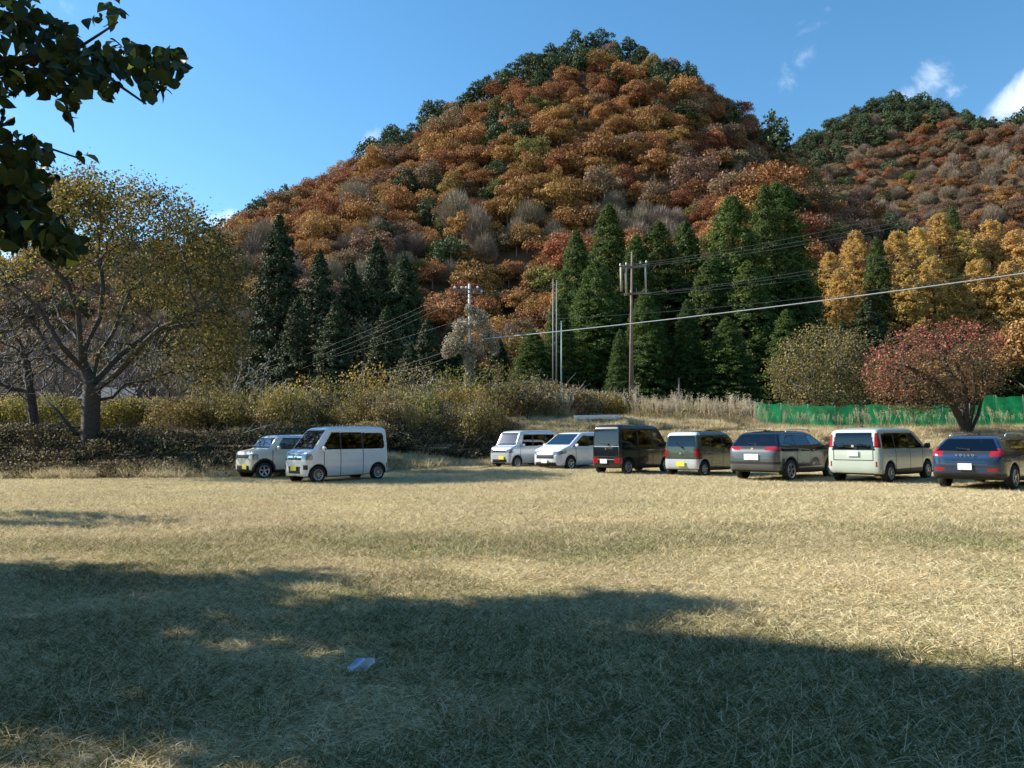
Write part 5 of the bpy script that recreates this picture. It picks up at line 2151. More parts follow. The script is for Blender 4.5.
def glass_mat(name, tint, refl=.10):
    m, nt, out = new_mat(name)
    t = N(nt, 'ShaderNodeBsdfTransparent')
    t.inputs['Color'].default_value = (*tint, 1)
    g = N(nt, 'ShaderNodeBsdfGlossy')
    g.inputs['Roughness'].default_value = .03
    g.inputs['Color'].default_value = (.95, .97, 1, 1)
    fr = N(nt, 'ShaderNodeFresnel', IOR=1.52)
    ad = N(nt, 'ShaderNodeMath', operation='ADD')
    ad.inputs[1].default_value = refl
    ad.use_clamp = True
    nt.links.new(fr.outputs[0], ad.inputs[0])
    mx = N(nt, 'ShaderNodeMixShader')
    nt.links.new(ad.outputs[0], mx.inputs[0])
    nt.links.new(t.outputs[0], mx.inputs[1])
    nt.links.new(g.outputs[0], mx.inputs[2])
    nt.links.new(mx.outputs[0], out.inputs[0])
    return m


CM = dict(
    glass=glass_mat('window_glass', (.60, .68, .66), .12),
    glass_dark=glass_mat('privacy_glass', (.08, .085, .09), .03),
    black=mat_plain('black_trim', (.018, .018, .02), .45, noise=0),
    seam=mat_plain('panel_gap', (.01, .01, .011), .8, noise=0),
    silver=mat_plain('silver_trim', (.55, .56, .57), .3, .6, noise=0),
    chrome=mat_plain('chrome', (.8, .8, .82), .12, 1.0, noise=0),
    lamp=mat_plain('lamp_lens', (.30, .33, .37), .10, .6, noise=0),
    red=mat_plain('red_lens', (.30, .008, .012), .15, noise=0, **{'Coat Weight': .6}),
    redpale=mat_plain('pale_red_lens', (.62, .22, .22), .15, noise=0),
    amber=mat_plain('amber_lens', (.75, .30, .03), .2, noise=0),
    tyre=mat_plain('tyre_rubber', (.022, .022, .022), .85, noise=.2),
    rim=mat_plain('alloy', (.48, .49, .50), .3, .7, noise=0),
    plate=mat_plain('plate_white', (.78, .79, .78), .4, noise=.03),
    plate_y=mat_plain('plate_yellow', (.80, .68, .06), .4, noise=.03),
    seat=mat_plain('seat_cloth', (.05, .05, .055), .9, noise=.1),
    seat_l=mat_plain('seat_cloth_light', (.22, .20, .17), .9, noise=.1),
    skirt=mat_plain('underbody', (.02, .02, .02), .9, noise=0),
)


def sd_poly(px, pz, poly):
    """signed distance (negative inside) of points to a polygon"""
    P = np.array(poly, float)
    n = len(P)
    d = np.full(px.shape, 1e9)
    s = np.ones(px.shape)
    for i in range(n):
        a, b = P[i], P[i - 1]
        e = b - a
        wx, wz = px - a[0], pz - a[1]
        t = np.clip((wx * e[0] + wz * e[1]) / (e @ e + 1e-12), 0, 1)
        bx, bz = wx - e[0] * t, wz - e[1] * t
        d = np.minimum(d, bx * bx + bz * bz)
        c1, c2, c3 = pz >= a[1], pz < b[1], e[0] * wz > e[1] * wx
        flip = (c1 & c2 & c3) | (~c1 & ~c2 & ~c3)
        s = np.where(flip, -s, s)
    return s * np.sqrt(d)


def blur(a, k):
    for ax in (0, 1):
        for _ in range(2):
            p = np.pad(a, [(k, k) if i == ax else (0, 0) for i in (0, 1)], mode='edge')
            c = np.cumsum(p, axis=ax)
            z = np.zeros_like(np.take(c, [0], axis=ax))
            c = np.concatenate([z, c], axis=ax)
            w_ = 2 * k + 1
            n = a.shape[ax]
            a = (np.take(c, np.arange(w_, w_ + n), axis=ax) - np.take(c, np.arange(0, n), axis=ax)) / w_
    return a


def smax(a, b, k):
    h = np.maximum(k - np.abs(a - b), 0) / k
    return np.maximum(a, b) + h * h * k * .25


def surface_nets(f, org, cs):
    nx, ny, nz = f.shape
    s = f < 0
    acc = np.zeros((nx - 1, ny - 1, nz - 1, 3))
    cnt = np.zeros((nx - 1, ny - 1, nz - 1))
    for ax in range(3):
        for u in (0, 1):
            for v in (0, 1):
                o = [0, 0, 0]
                oth = [a for a in range(3) if a != ax]
                o[oth[0]], o[oth[1]] = u, v
                sl0 = tuple(slice(o[a], o[a] + f.shape[a] - 1) for a in range(3))
                o2 = list(o)
                o2[ax] += 1
                sl1 = tuple(slice(o2[a], o2[a] + f.shape[a] - 1) for a in range(3))
                a0, a1 = f[sl0], f[sl1]
                x = (a0 < 0) != (a1 < 0)
                t = np.where(x, a0 / np.where(x, a0 - a1, 1), 0)
                for a in range(3):
                    acc[..., a] += np.where(x, (t if a == ax else o[a]), 0)
                cnt += x
    act = cnt > 0
    idx = -np.ones(act.shape, int)
    idx[act] = np.arange(act.sum())
    ii = np.argwhere(act)
    V = (acc[act] / cnt[act][:, None] + ii) * cs + org
    F = []
    for ax in range(3):
        oth = [a for a in range(3) if a != ax]
        sl0 = [slice(1, -1)] * 3
        sl0[ax] = slice(0, -1)
        sl1 = list(sl0)
        sl1[ax] = slice(1, None)
        a0, a1 = s[tuple(sl0)], s[tuple(sl1)]
        e = np.argwhere(a0 != a1)
        base = e + np.array([0 if a == ax else 1 for a in range(3)])
        q = []
        for du, dv in ((0, 0), (1, 0), (1, 1), (0, 1)):
            c = base.copy()
            c[:, oth[0]] -= du
            c[:, oth[1]] -= dv
            q.append(idx[c[:, 0], c[:, 1], c[:, 2]])
        q = np.stack(q, 1)
        flip = a0[tuple(e.T)]
        if ax == 1:
            flip = ~flip
        q[~flip] = q[~flip][:, ::-1]
        F.append(q)
    return V, np.concatenate(F)


def wheel_mesh(r, w_, rimr, spokes, style, rimmat):
    """returns (tyre object, rim object), axle along y, outside towards +y"""
    prof = [(rimr - .01, -w_ / 2 + .01), (r - .05, -w_ / 2), (r - .012, -w_ / 2 + .02), (r, -w_ / 2 + .045), (r, w_ / 2 - .045), (r - .012, w_ / 2 - .02), (r - .05, w_ / 2), (rimr - .01, w_ / 2 - .01),
            (rimr - .025, w_ / 2 - .05), (.0, w_ / 2 - .06)]
    k = 28
    V, F = [], []
    for j in range(k):
        a = 2 * math.pi * j / k
        for (q, y) in prof:
            V.append((q * math.cos(a), y, q * math.sin(a)))
    m_ = len(prof)
    for j in range(k):
        j2 = (j + 1) % k
        for i in range(m_ - 1):
            F.append([j * m_ + i, j2 * m_ + i, j2 * m_ + i + 1, j * m_ + i + 1])
    ty = mesh_np('wheel', V, np.array(F), CM['tyre'], smooth=True, link=False)
    mb = MB()
    V, F = [], []
    prof = [(rimr + .004, w_ / 2 - .012), (rimr - .008, w_ / 2 + .004), (rimr - .035, w_ / 2 - .008), (rimr - .03, w_ / 2 - .045)]
    for j in range(k):
        a = 2 * math.pi * j / k
        for (q, y) in prof:
            V.append((q * math.cos(a), y, q * math.sin(a)))
    for j in range(k):
        j2 = (j + 1) % k
        for i in range(3):
            F.append([j * 4 + i, j2 * 4 + i, j2 * 4 + i + 1, j * 4 + i + 1])
    mb.add(V, F)
    for sidx in range(spokes):
        a0 = 2 * math.pi * sidx / spokes + .3
        for da in ((-.10, .10) if style == 'twin' else (0,)):
            a = a0
            wi = .030 if style == 'twin' else .055 * 5 / max(5, spokes)
            p0 = np.array([math.cos(a + da * 2) * .05, 0, math.sin(a + da * 2) * .05])
            p1 = np.array([math.cos(a + da) * (rimr - .015), 0, math.sin(a + da) * (rimr - .015)])
            d = unit(p1 - p0)
            n_ = np.array([-d[2], 0, d[0]])
            y1 = w_ / 2 - .012
            q = []
            for (c, hw, yy) in ((p0, wi * .8, y1 - .012), (p1, wi, y1)):
                for sg in (-1, 1):
                    q.append(c + n_ * hw * sg * .5 + [0, yy, 0])
                    q.append(c + n_ * hw * sg * .5 + [0, yy - .03, 0])
            mb.add(q, [[0, 2, 6, 4], [0, 4, 5, 1], [2, 3, 7, 6]])
    hub = [(math.cos(t) * .055, w_ / 2 - .008, math.sin(t) * .055) for t in np.arange(10) * .6283]
    mb.add(hub, [list(range(10))])
    ri = mb.build('rim', rimmat, link=False)
    return ty, ri


def build_car(name, label, cat, S, group=None):
    L, W, Ht = S['L'], S['W'], S['H']
    cs = .026
    pad = .12
    xs = np.arange(-L / 2 - pad, L / 2 + pad + cs, cs)
    ysn = int((W / 2 + pad) / cs) + 1
    ys = (np.arange(-ysn, ysn + 1)) * cs
    zs = np.arange(.02, Ht + pad + cs, cs)
    side = blur(sd_poly(*np.meshgrid(xs, zs, indexing='ij'), S['side']), 2)
    hw = W / 2
    plan = [(-L / 2, -hw * .62), (-L / 2 + .05, -hw * .84), (-L / 2 + .22, -hw * .97), (-L / 2 + .6, -hw), (L / 2 - .75, -hw), (L / 2 - .32, -hw * .955), (L / 2 - .11, -hw * .80), (L / 2 - .02, -hw * .5), (L / 2, 0)]
    if S.get('boxy'):
        plan = [(-L / 2, -hw * .75), (-L / 2 + .03, -hw * .9), (-L / 2 + .12, -hw * .975), (-L / 2 + .4, -hw), (L / 2 - .55, -hw), (L / 2 - .22, -hw * .97), (L / 2 - .07, -hw * .87), (L / 2 - .01, -hw * .6), (L / 2, 0)]
    plan = plan + [(x, -y) for x, y in plan[::-1] if y != 0]
    pl = blur(sd_poly(*np.meshgrid(xs, ys, indexing='ij'), plan), 2)
    belt, rh = S['belt'], S['roofhw']
    sec = [(hw - .07, .05), (hw - .015, .38), (hw, .62), (hw - .002, belt - .13), (hw - .035, belt), (rh + .015, Ht - .13), (rh - .05, Ht - .035), (rh * .5, Ht + .0), (0, Ht + .012)]
    sec = sec + [(-y, z) for y, z in sec[::-1] if y != 0]
    se = blur(sd_poly(*np.meshgrid(ys, zs, indexing='ij'), sec), 2)
    f = smax(smax(side[:, None, :], pl[:, :, None], .10), se[None, :, :], .07)
    R = S['wr']
    X3, Y3, Z3 = xs[:, None, None], ys[None, :, None], zs[None, None, :]
    for wx in S['wheels']:
        well = np.maximum(np.sqrt((X3 - wx) ** 2 + (Z3 - R) ** 2) - (R + .055), (hw - .30) - np.abs(Y3))
        f = np.maximum(f, -well)
    f = np.pad(f, 1, constant_values=.1)
    V, F = surface_nets(f, np.array([xs[0] - cs, ys[0] - cs, zs[0] - cs]), cs)
    c = V[F].mean(1)
    n = np.cross(V[F[:, 2]] - V[F[:, 0]], V[F[:, 3]] - V[F[:, 1]])
    n = unit(n)
    # vertex normals from the faces
    vn = np.zeros_like(V)
    for j in range(4):
        np.add.at(vn, F[:, j], n)
    vn = unit(vn)
    # outward check
    if np.mean(np.sum(n * (c - [0, 0, Ht / 2]), 1)) < 0:
        F = F[:, ::-1]
        n, vn = -n, -vn
    x, y, z = c.T
    nx, ny, nz = n.T
    inwell = np.zeros(len(F), bool)
    for wx in S['wheels']:
        q = np.hypot(x - wx, z - R)
        inwell |= (q < R + .08) & ((np.abs(y) < hw - .05) & (q < R + .066) | (np.abs(ny) < .4) & (q < R + .062))
    under = (nz < -.6) & (z < .45)
    own = np.full(len(F), -1)
    own[inwell | under] = -2
    env = dict(x=x, y=y, z=z, nx=nx, ny=ny, nz=nz, ay=np.abs(y), own=own)
    side_face = np.abs(ny) > .45
    hwz = np.interp(z, [belt, Ht - .13], [hw - .035, rh + .015])
    regs = []

    def region(nm, mat, mask, lr=False, lb=None):
        mask = mask & (own == -1)
        if lr:
            for sg in (1, -1):
                mk = mask & (np.sign(y) == sg)
                if mk.any():
                    own[mk] = len(regs)
                    regs.append((nm, mat, lb))
        elif mask.any():
            own[mask] = len(regs)
            regs.append((nm, mat, lb))

    for w_ in S['windows']:
        poly, mt = w_
        region('window', CM[mt], side_face & (sd_poly(x, z, poly) < 0), True)
    if 'wind' in S:
        z0, z1 = S['wind'][:2]
        region('windshield', CM['glass'], (nx > .28) & (z > z0) & (z < z1) & (np.abs(y) < hwz - .085) & (x > 0))
    if 'rear' in S:
        z0, z1 = S['rear'][:2]
        region('rear_window', CM[S['rear'][2]], (nx < -.28) & (z > z0) & (z < z1) & (np.abs(y) < hwz - S.get('rear_pillar', .09)) & (x < 0))
    for (nm, mt, fn, lr) in S.get('regions', []):
        region(nm, S['mats'][mt] if mt in S.get('mats', {}) else CM[mt], fn(env), lr)
    # body
    body = (own == -1)
    mi = np.zeros(len(F), int)
    for poly in S.get('black_side', []):
        mi[side_face & (sd_poly(x, z, poly) < 0)] = 1
    if S.get('black_fn'):
        mi[S['black_fn'](env)] = 1
    # panel gaps
    for (sx, z0, z1) in S.get('seams', []):
        mi[side_face & (np.abs(x - sx) < cs * .42) & (z > z0) & (z < z1)] = 2
    if S.get('tail_seam'):
        z0, z1, yy = S['tail_seam']
        mi[(nx < -.3) & (x < 0) & (((np.abs(np.abs(y) - yy) < cs * .45) & (z > z0) & (z < z1)) | ((np.abs(z - z0) < cs * .45) & (np.abs(y) < yy)))] = 2
    if S.get('roof2'):
        mi[(mi == 0) & (z > S['roof2'])] = 3
    root = empty(name)
    tag(root, label, cat, group)
    paint = S['paint']

    def sub_mesh(nm, mask, mats, midx=None, lb=None):
        ff = F[mask]
        u, inv = np.unique(ff.ravel(), return_inverse=True)
        o = mesh_np(nm, V[u], inv.reshape(-1, 4), mats, root, smooth=True, midx=midx, normals=vn[u])
        return o
    bm_ = body | inwell | under
    sel = own < 0
    m2 = np.where(own == -2, 4, mi)[sel]
    sub_mesh('body', sel, [paint, CM['black'], CM['seam'], S.get('paint2', paint), CM['skirt']], m2)
    for k, (nm, mat, lb) in enumerate(regs):
        sub_mesh(nm, own == k, [mat])
    # wheels
    ty, ri = wheel_mesh(R, .17 if W < 1.6 else .2, S['rimr'], S.get('spokes', 5), S.get('style', 'single'), S.get('rimmat', CM['rim']))
    for wx in S['wheels']:
        for sg in (1, -1):
            t = ty.copy()
            COL.objects.link(t)
            t.parent = root
            t.location = (wx, sg * (hw - .105), R)
            t.rotation_euler = (0, 0, 0 if sg == 1 else math.pi)
            q = ri.copy()
            COL.objects.link(q)
            q.parent = t
    # seats
    sm = CM[S.get('seatmat', 'seat')]
    for sx, zc in S.get('seats', [(.25, .55), (-.65, .55)]):
        for sg in (1, -1):
            mb = MB()
            mb.box((sx, sg * W * .23, zc), (.5, W * .36, .2), taper=.92)
            mb.box((sx - .27, sg * W * .23, zc + .36), (.14, W * .34, .6), R=Matrix.Rotation(-.22, 3, 'Y'), taper=.85)
            mb.box((sx - .38, sg * W * .23, zc + .74), (.10, .24, .16), taper=.85)
            mb.build('seat', sm, root)
    mb = MB()
    mb.box((S.get('dash', .75), 0, belt - .12), (.35, W * .8, .22), taper=.8)
    mb.build('dashboard', CM['seat'], root)
    # mirrors, handles
    if S.get('mirror'):
        mx_, mz_, mm_ = S['mirror']
        for sg in (1, -1):
            mb = MB()
            pts = []
            for i, (t, rr) in enumerate([(0, .55), (.02, .85), (.06, 1), (.13, 1), (.17, .8), (.18, .5)]):
                pts.append((mx_ + .03, sg * (hw + .0 + t), mz_))
            V_, F_ = [], []
            kk = 12
            for i, (t, rr) in enumerate([(0, .5), (.02, .8), (.06, 1), (.13, 1), (.165, .85), (.18, .4)]):
                for j in range(kk):
                    a = 2 * math.pi * j / kk
                    V_.append((mx_ + .06 * rr * math.cos(a), sg * (hw + .01 + t), mz_ + .085 * rr * math.sin(a)))
            for i in range(5):
                for j in range(kk):
                    q = [i * kk + j, i * kk + (j + 1) % kk, (i + 1) * kk + (j + 1) % kk, (i + 1) * kk + j]
                    F_.append(q if sg < 0 else q[::-1])
            mb.add(V_, F_)
            mb.add(V_[-kk:], [list(range(kk))])
            mb.box((mx_ + .01, sg * (hw - .01), mz_ - .05), (.06, .10, .04))
            mb.build('mirror', S['mats'][mm_] if mm_ in S.get('mats', {}) else (paint if mm_ == 'paint' else CM[mm_]), root, smooth=False)
    for (hx, hz) in S.get('handles', []):
        for sg in (1, -1):
            mb = MB()
            mb.box((hx, sg * (hw + .012), hz), (.17, .022, .028))
            mb.build('door_handle', CM[S.get('handlemat', 'black')] if S.get('handlemat') != 'paint' else paint, root)
    for (px_, py_, pz_, w_, h_, mt, rot) in S.get('plates', []):
        mb = MB()
        mb.box((px_, py_, pz_), (.012, w_, h_))
        mb.build('licence_plate', CM[mt], root)
    for fn in S.get('extra', []):
        fn(root, S)
    return root


def rear_wiper(x, z, l, y0=0.0, ang=.12):
    def f(root, S):
        mb = MB()
        mb.box((x, y0 + l / 2 * .9, z + l / 2 * ang), (.02, l, .018), R=Matrix.Rotation(ang, 3, 'X'))
        mb.box((x, y0, z), (.04, .06, .06))
        mb.build('wiper', CM['black'], root)
    return f


def emblem(x, z, r=.05, mat='chrome', ring=False):
    def f(root, S):
        mb = MB()
        V = [(x, math.cos(t) * r, z + math.sin(t) * r * .85) for t in np.arange(14) * 2 * math.pi / 14]
        sgn = 1 if x > 0 else -1
        mb.add(V + [(q[0] + sgn * .012, q[1] * .8, z + (q[2] - z) * .8) for q in V], [list(range(14, 28))] + [[j, (j + 1) % 14, (j + 1) % 14 + 14, j + 14] for j in range(14)])
        mb.build('emblem', CM[mat], root)
    return f


def strip(name, c, size, mat, rz=0.0):
    def f(root, S):
        mb = MB()
        mb.box(c, size, rz=rz)
        mb.build(name, CM[mat] if isinstance(mat, str) else mat, root)
    return f


def rails(x0, x1, y, z, mat='black'):
    def f(root, S):
        for sg in (1, -1):
            mb = MB()
            mb.tube([(x0, sg * y, z - .03), (x0 + .12, sg * y, z + .035), ((x0 + x1) / 2, sg * y, z + .05), (x1 - .12, sg * y, z + .03), (x1, sg * y, z - .04)], .017, 6)
            mb.build('roof_rail', CM[mat], root, smooth=True)
    return f


def fin(x, z, paint=None):
    def f(root, S):
        mb = MB()
        mb.add([(x - .08, -.025, z), (x + .10, -.012, z), (x + .10, .012, z), (x - .08, .025, z), (x - .07, 0, z + .07)], [[0, 1, 4], [1, 2, 4], [2, 3, 4], [3, 0, 4]])
        mb.build('antenna', CM['black'], root)
    return f


P_white = car_paint('white_paint', (.80, .82, .84), 0, .25)
P_white2 = car_paint('pearl_white_paint', (.74, .78, .83), .1, .25)
P_silver = car_paint('silver_white_paint', (.62, .66, .69), .35, .3)
P_beige = car_paint('cream_paint', (.72, .69, .56), .05, .3)
P_black = car_paint('black_paint', (.006, .007, .010), .2, .18)
P_sage = car_paint('sage_green_paint', (.055, .085, .065), .3, .25)
P_navy = car_paint('dark_blue_grey_paint', (.007, .011, .022), .3, .2)
P_celadon = car_paint('pale_grey_green_paint', (.50, .58, .50), .15, .28)
P_blue = car_paint('metallic_blue_paint', (.022, .055, .115), .45, .25)
P_navyroof = car_paint('black_blue_paint', (.02, .03, .06), .4, .2)

# 1 high roofed white kei van
every = dict(L=3.395, W=1.475, H=1.90, belt=1.08, roofhw=.61, boxy=True, wheels=(1.20, -1.21), wr=.285, rimr=.185, spokes=10, paint=P_white,
             side=[(-1.66, .24), (-1.697, .42), (-1.69, 1.0), (-1.62, 1.70), (-1.54, 1.86), (-1.0, 1.905), (.35, 1.89), (.72, 1.83), (.86, 1.74), (1.36, 1.10), (1.58, 1.02), (1.67, .88), (1.697, .70), (1.69, .32), (1.62, .20), (0, .20)],
             windows=[([(.36, 1.10), (.36, 1.66), (.66, 1.66), (1.06, 1.14), (1.06, 1.10)], 'glass_dark'), ([(.29, 1.10), (.29, 1.66), (-.52, 1.66), (-.52, 1.10)], 'glass_dark'),
                      ([(-.60, 1.10), (-.60, 1.66), (-1.40, 1.63), (-1.46, 1.55), (-1.50, 1.18), (-1.44, 1.10)], 'glass_dark')],
             black_side=[[(1.06, 1.10), (.68, 1.66), (-1.40, 1.645), (-1.46, 1.55), (-1.50, 1.18), (-1.44, 1.10)]],
             wind=(1.12, 1.74), rear=(1.12, 1.7, 'glass_dark'),
             seams=[(1.0, .30, 1.08), (.33, .25, 1.10), (-.56, .25, 1.10), (.33, 1.66, 1.70)],
             regions=[('headlight', 'lamp', lambda e: (e['nx'] > .1) & (e['x'] > 1.28) & (e['z'] > .76) & (e['z'] < .98) & (e['ay'] > .40), True),
                      ('grille', 'chrome', lambda e: (e['nx'] > .4) & (e['z'] > .84) & (e['z'] < .90) & (e['ay'] < .40), False),
                      ('grille', 'black', lambda e: (e['nx'] > .4) & (e['z'] > .77) & (e['z'] < .95) & (e['ay'] < .40), False),
                      ('air_intake', 'black', lambda e: (e['nx'] > .4) & (e['z'] > .33) & (e['z'] < .56) & (e['ay'] < .36), False),
                      ('fog_lamp', 'black', lambda e: (e['nx'] > .1) & (e['x'] > 1.4) & (e['z'] > .44) & (e['z'] < .60) & (e['ay'] > .50) & (e['ay'] < .66), True),
                      ('taillight', 'red', lambda e: (e['nx'] < -.2) & (e['x'] < -1.5) & (e['z'] > .42) & (e['z'] < .60) & (e['ay'] > .42), True)],
             mirror=(1.08, 1.12, 'paint'), handles=[(.18, .98), (.48, .98)], handlemat='paint', plates=[(1.705, .0, .50, .33, .165, 'plate_y', 0), (-1.705, 0, .62, .33, .165, 'plate_y', 0)],
             seats=[(.45, .72), (-.5, .66)], dash=1.0, extra=[emblem(1.70, .87, .05)])
CARS = []
CARS.append(('kei_van', 'white high roofed kei van with black windows, in the left pair', 'van', every, (283.5, 386), 483.5, 43, 'front'))

# 2 boxy cream kei car behind it
taft = dict(L=3.395, W=1.475, H=1.63, belt=1.06, roofhw=.62, boxy=True, wheels=(1.18, -1.24), wr=.31, rimr=.205, spokes=5, paint=P_beige, paint2=P_white, roof2=1.50,
            side=[(-1.64, .28), (-1.697, .42), (-1.69, 1.0), (-1.60, 1.45), (-1.52, 1.58), (-1.0, 1.635), (.2, 1.62), (.55, 1.58), (.66, 1.52), (.98, 1.10), (1.55, 1.02), (1.68, .90), (1.697, .70), (1.69, .36), (1.58, .24), (0, .22)],
            windows=[([(.0, 1.10), (.0, 1.46), (.40, 1.46), (.68, 1.14), (.68, 1.10)], 'glass_dark'), ([(-.07, 1.10), (-.07, 1.46), (-.85, 1.46), (-.85, 1.10)], 'glass_dark'), ([(-.92, 1.10), (-.92, 1.46), (-1.42, 1.44), (-1.48, 1.15)], 'glass_dark')],
            black_side=[[(.72, 1.08), (.42, 1.49), (-1.45, 1.47), (-1.50, 1.10)]],
            black_fn=lambda e: (e['z'] < .34) | ((np.abs(e['ny']) > .4) & ((np.hypot(e['x'] - 1.18, e['z'] - .31) < .45) | (np.hypot(e['x'] + 1.24, e['z'] - .31) < .45)) & (e['z'] < .76)),
            wind=(1.12, 1.50), rear=(1.10, 1.45, 'glass_dark'), seams=[(.85, .34, 1.06), (-.03, .34, 1.1), (-.88, .5, 1.1)],
            regions=[('headlight', 'lamp', lambda e: (e['nx'] > .1) & (e['x'] > 1.4) & (e['z'] > .72) & (e['z'] < .92) & (e['ay'] > .42), True),
                     ('grille', 'black', lambda e: (e['nx'] > .4) & (e['z'] > .76) & (e['z'] < .88) & (e['ay'] < .42), False),
                     ('bumper', 'black', lambda e: (e['nx'] > .2) & (e['z'] > .24) & (e['z'] < .50) & (e['ay'] < .45), False),
                     ('taillight', 'red', lambda e: (e['nx'] < -.2) & (e['x'] < -1.5) & (e['z'] > .70) & (e['z'] < .95) & (e['ay'] > .56), True)],
            mirror=(.70, 1.12, 'paint'), handles=[(.1, .98), (-.75, .98)], plates=[(1.705, .2, .46, .33, .165, 'plate_y', 0)], seats=[(.15, .62), (-.6, .6)], dash=.72)
CARS.append(('kei_car', 'cream boxy kei car with black wheel arches, behind a white van', 'car', taft, (234, 304), 479.5, 44, 'front'))

# 3 silver white kei wagon
wagon = dict(L=3.395, W=1.475, H=1.78, belt=1.02, roofhw=.62, boxy=True, wheels=(1.19, -1.24), wr=.28, rimr=.175, spokes=9, paint=P_silver,
             side=[(-1.66, .24), (-1.697, .42), (-1.69, .95), (-1.60, 1.60), (-1.52, 1.74), (-1.0, 1.785), (.5, 1.77), (.80, 1.72), (.90, 1.66), (1.22, 1.06), (1.52, .98), (1.66, .86), (1.697, .68), (1.69, .30), (1.6, .2), (0, .2)],
             windows=[([(.15, 1.04), (.15, 1.56), (.66, 1.56), (.84, 1.08), (.84, 1.04)], 'glass_dark'), ([(.08, 1.04), (.08, 1.56), (-.78, 1.56), (-.78, 1.04)], 'glass_dark'), ([(-.85, 1.06), (-.85, 1.56), (-1.42, 1.54), (-1.50, 1.1)], 'glass_dark')],
             black_side=[[(.90, 1.02), (.70, 1.58), (-1.43, 1.56), (-1.5, 1.05)]], wind=(1.08, 1.64), rear=(1.1, 1.6, 'glass_dark'), seams=[(1.0, .25, 1.0), (.12, .25, 1.04), (-.82, .4, 1.04)],
             regions=[('headlight', 'lamp', lambda e: (e['nx'] > .1) & (e['x'] > 1.35) & (e['z'] > .72) & (e['z'] < .90) & (e['ay'] > .40), True),
                      ('grille', 'chrome', lambda e: (e['nx'] > .4) & (e['z'] > .74) & (e['z'] < .88) & (e['ay'] < .40), False),
                      ('air_intake', 'black', lambda e: (e['nx'] > .4) & (e['z'] > .28) & (e['z'] < .42) & (e['ay'] < .45), False)],
             mirror=(.92, 1.06, 'paint'), handles=[(.25, .92), (-.65, .92)], handlemat='paint', plates=[(1.705, .15, .50, .33, .165, 'plate_y', 0)], seats=[(.4, .62), (-.45, .6)], dash=.95)
CARS.append(('kei_wagon', 'silver white tall kei wagon with a yellow plate, farthest left of the right hand row', 'car', wagon, (489, 562), 468.5, 44, 'front'))

# 4 white compact minivan with a long sloping nose
freed = dict(L=4.26, W=1.695, H=1.71, belt=1.02, roofhw=.68, wheels=(1.28, -1.42), wr=.31, rimr=.20, spokes=5, style='twin', paint=P_white2,
             side=[(-2.06, .26), (-2.12, .42), (-2.10, .95), (-1.98, 1.5), (-1.88, 1.63), (-1.3, 1.70), (-.2, 1.71), (.30, 1.66), (.50, 1.58), (1.28, 1.10), (1.85, .93), (2.06, .76), (2.128, .60), (2.10, .30), (1.98, .2), (0, .2)],
             windows=[([(-.05, 1.06), (-.05, 1.50), (.26, 1.50), (.95, 1.10), (.95, 1.06)], 'glass_dark'), ([(-.12, 1.06), (-.12, 1.50), (-1.0, 1.50), (-1.0, 1.08)], 'glass_dark'), ([(-1.07, 1.08), (-1.07, 1.5), (-1.75, 1.45), (-1.85, 1.16)], 'glass_dark')],
             black_side=[[(1.12, 1.04), (.30, 1.53), (-1.75, 1.48), (-1.88, 1.10)]], wind=(1.12, 1.60), rear=(1.1, 1.5, 'glass_dark'), seams=[(.92, .25, 1.0), (-.08, .25, 1.05), (-1.04, .4, 1.05)],
             regions=[('headlight', 'lamp', lambda e: (e['nx'] > .05) & (e['x'] > 1.55) & (e['z'] > .70 + .12 * (2.0 - e['x'])) & (e['z'] < .84 + .12 * (2.0 - e['x'])) & (e['ay'] > .42), True),
                      ('grille', 'black', lambda e: (e['nx'] > .3) & (e['z'] > .52) & (e['z'] < .72) & (e['ay'] < .50), False),
                      ('air_intake', 'black', lambda e: (e['nx'] > .3) & (e['z'] > .22) & (e['z'] < .36) & (e['ay'] < .60), False)],
             mirror=(1.0, 1.08, 'paint'), handles=[(.1, .95), (-.9, .95)], handlemat='paint', plates=[(2.135, 0, .42, .33, .165, 'plate', 0)], seats=[(.35, .6), (-.55, .6)], dash=1.0)
CARS.append(('minivan', 'white compact minivan with a sloping nose, between the silver kei wagon and the black van', 'car', freed, (531, 615), 470.5, 44, 'front'))

# 5 black kei van seen from the rear
bvan = dict(every)
bvan.update(paint=P_black, mirror=(1.08, 1.12, 'paint'), handlemat='black', rimmat=CM['rim'], spokes=5, plates=[(-1.708, .10, .50, .33, .165, 'plate', 0)], rear=(1.10, 1.68, 'glass_dark'),
            windows=[([(.42, 1.12), (.42, 1.62), (.64, 1.62), (1.02, 1.16), (1.02, 1.12)], 'glass'), ([(.29, 1.10), (.29, 1.66), (-.52, 1.66), (-.52, 1.10)], 'glass_dark'),
                     ([(-.60, 1.10), (-.60, 1.66), (-1.40, 1.63), (-1.46, 1.55), (-1.50, 1.18), (-1.44, 1.10)], 'glass_dark')],
            regions=[('taillight', 'red', lambda e: (e['nx'] < -.2) & (e['x'] < -1.5) & (e['z'] > .42) & (e['z'] < .62) & (e['ay'] > .40), True),
                     ('trim_strip', 'silver', lambda e: (e['nx'] < -.3) & (e['x'] < -1.4) & (e['z'] > 1.04) & (e['z'] < 1.08) & (e['ay'] < .60), False),
                     ('trim_strip', 'silver', lambda e: (e['nx'] < -.3) & (e['x'] < -1.4) & (e['z'] > .56) & (e['z'] < .585) & (e['ay'] < .40), False)],
            tail_seam=(.66, 1.75, .64), extra=[rear_wiper(-1.70, 1.13, .36, -.1), emblem(-1.70, .97, .04)])
CARS.append(('kei_van', 'black high roofed van with low red rear lamps, right of the white minivan', 'van', bvan, (592, 667), 474.5, 46, 'rear'))

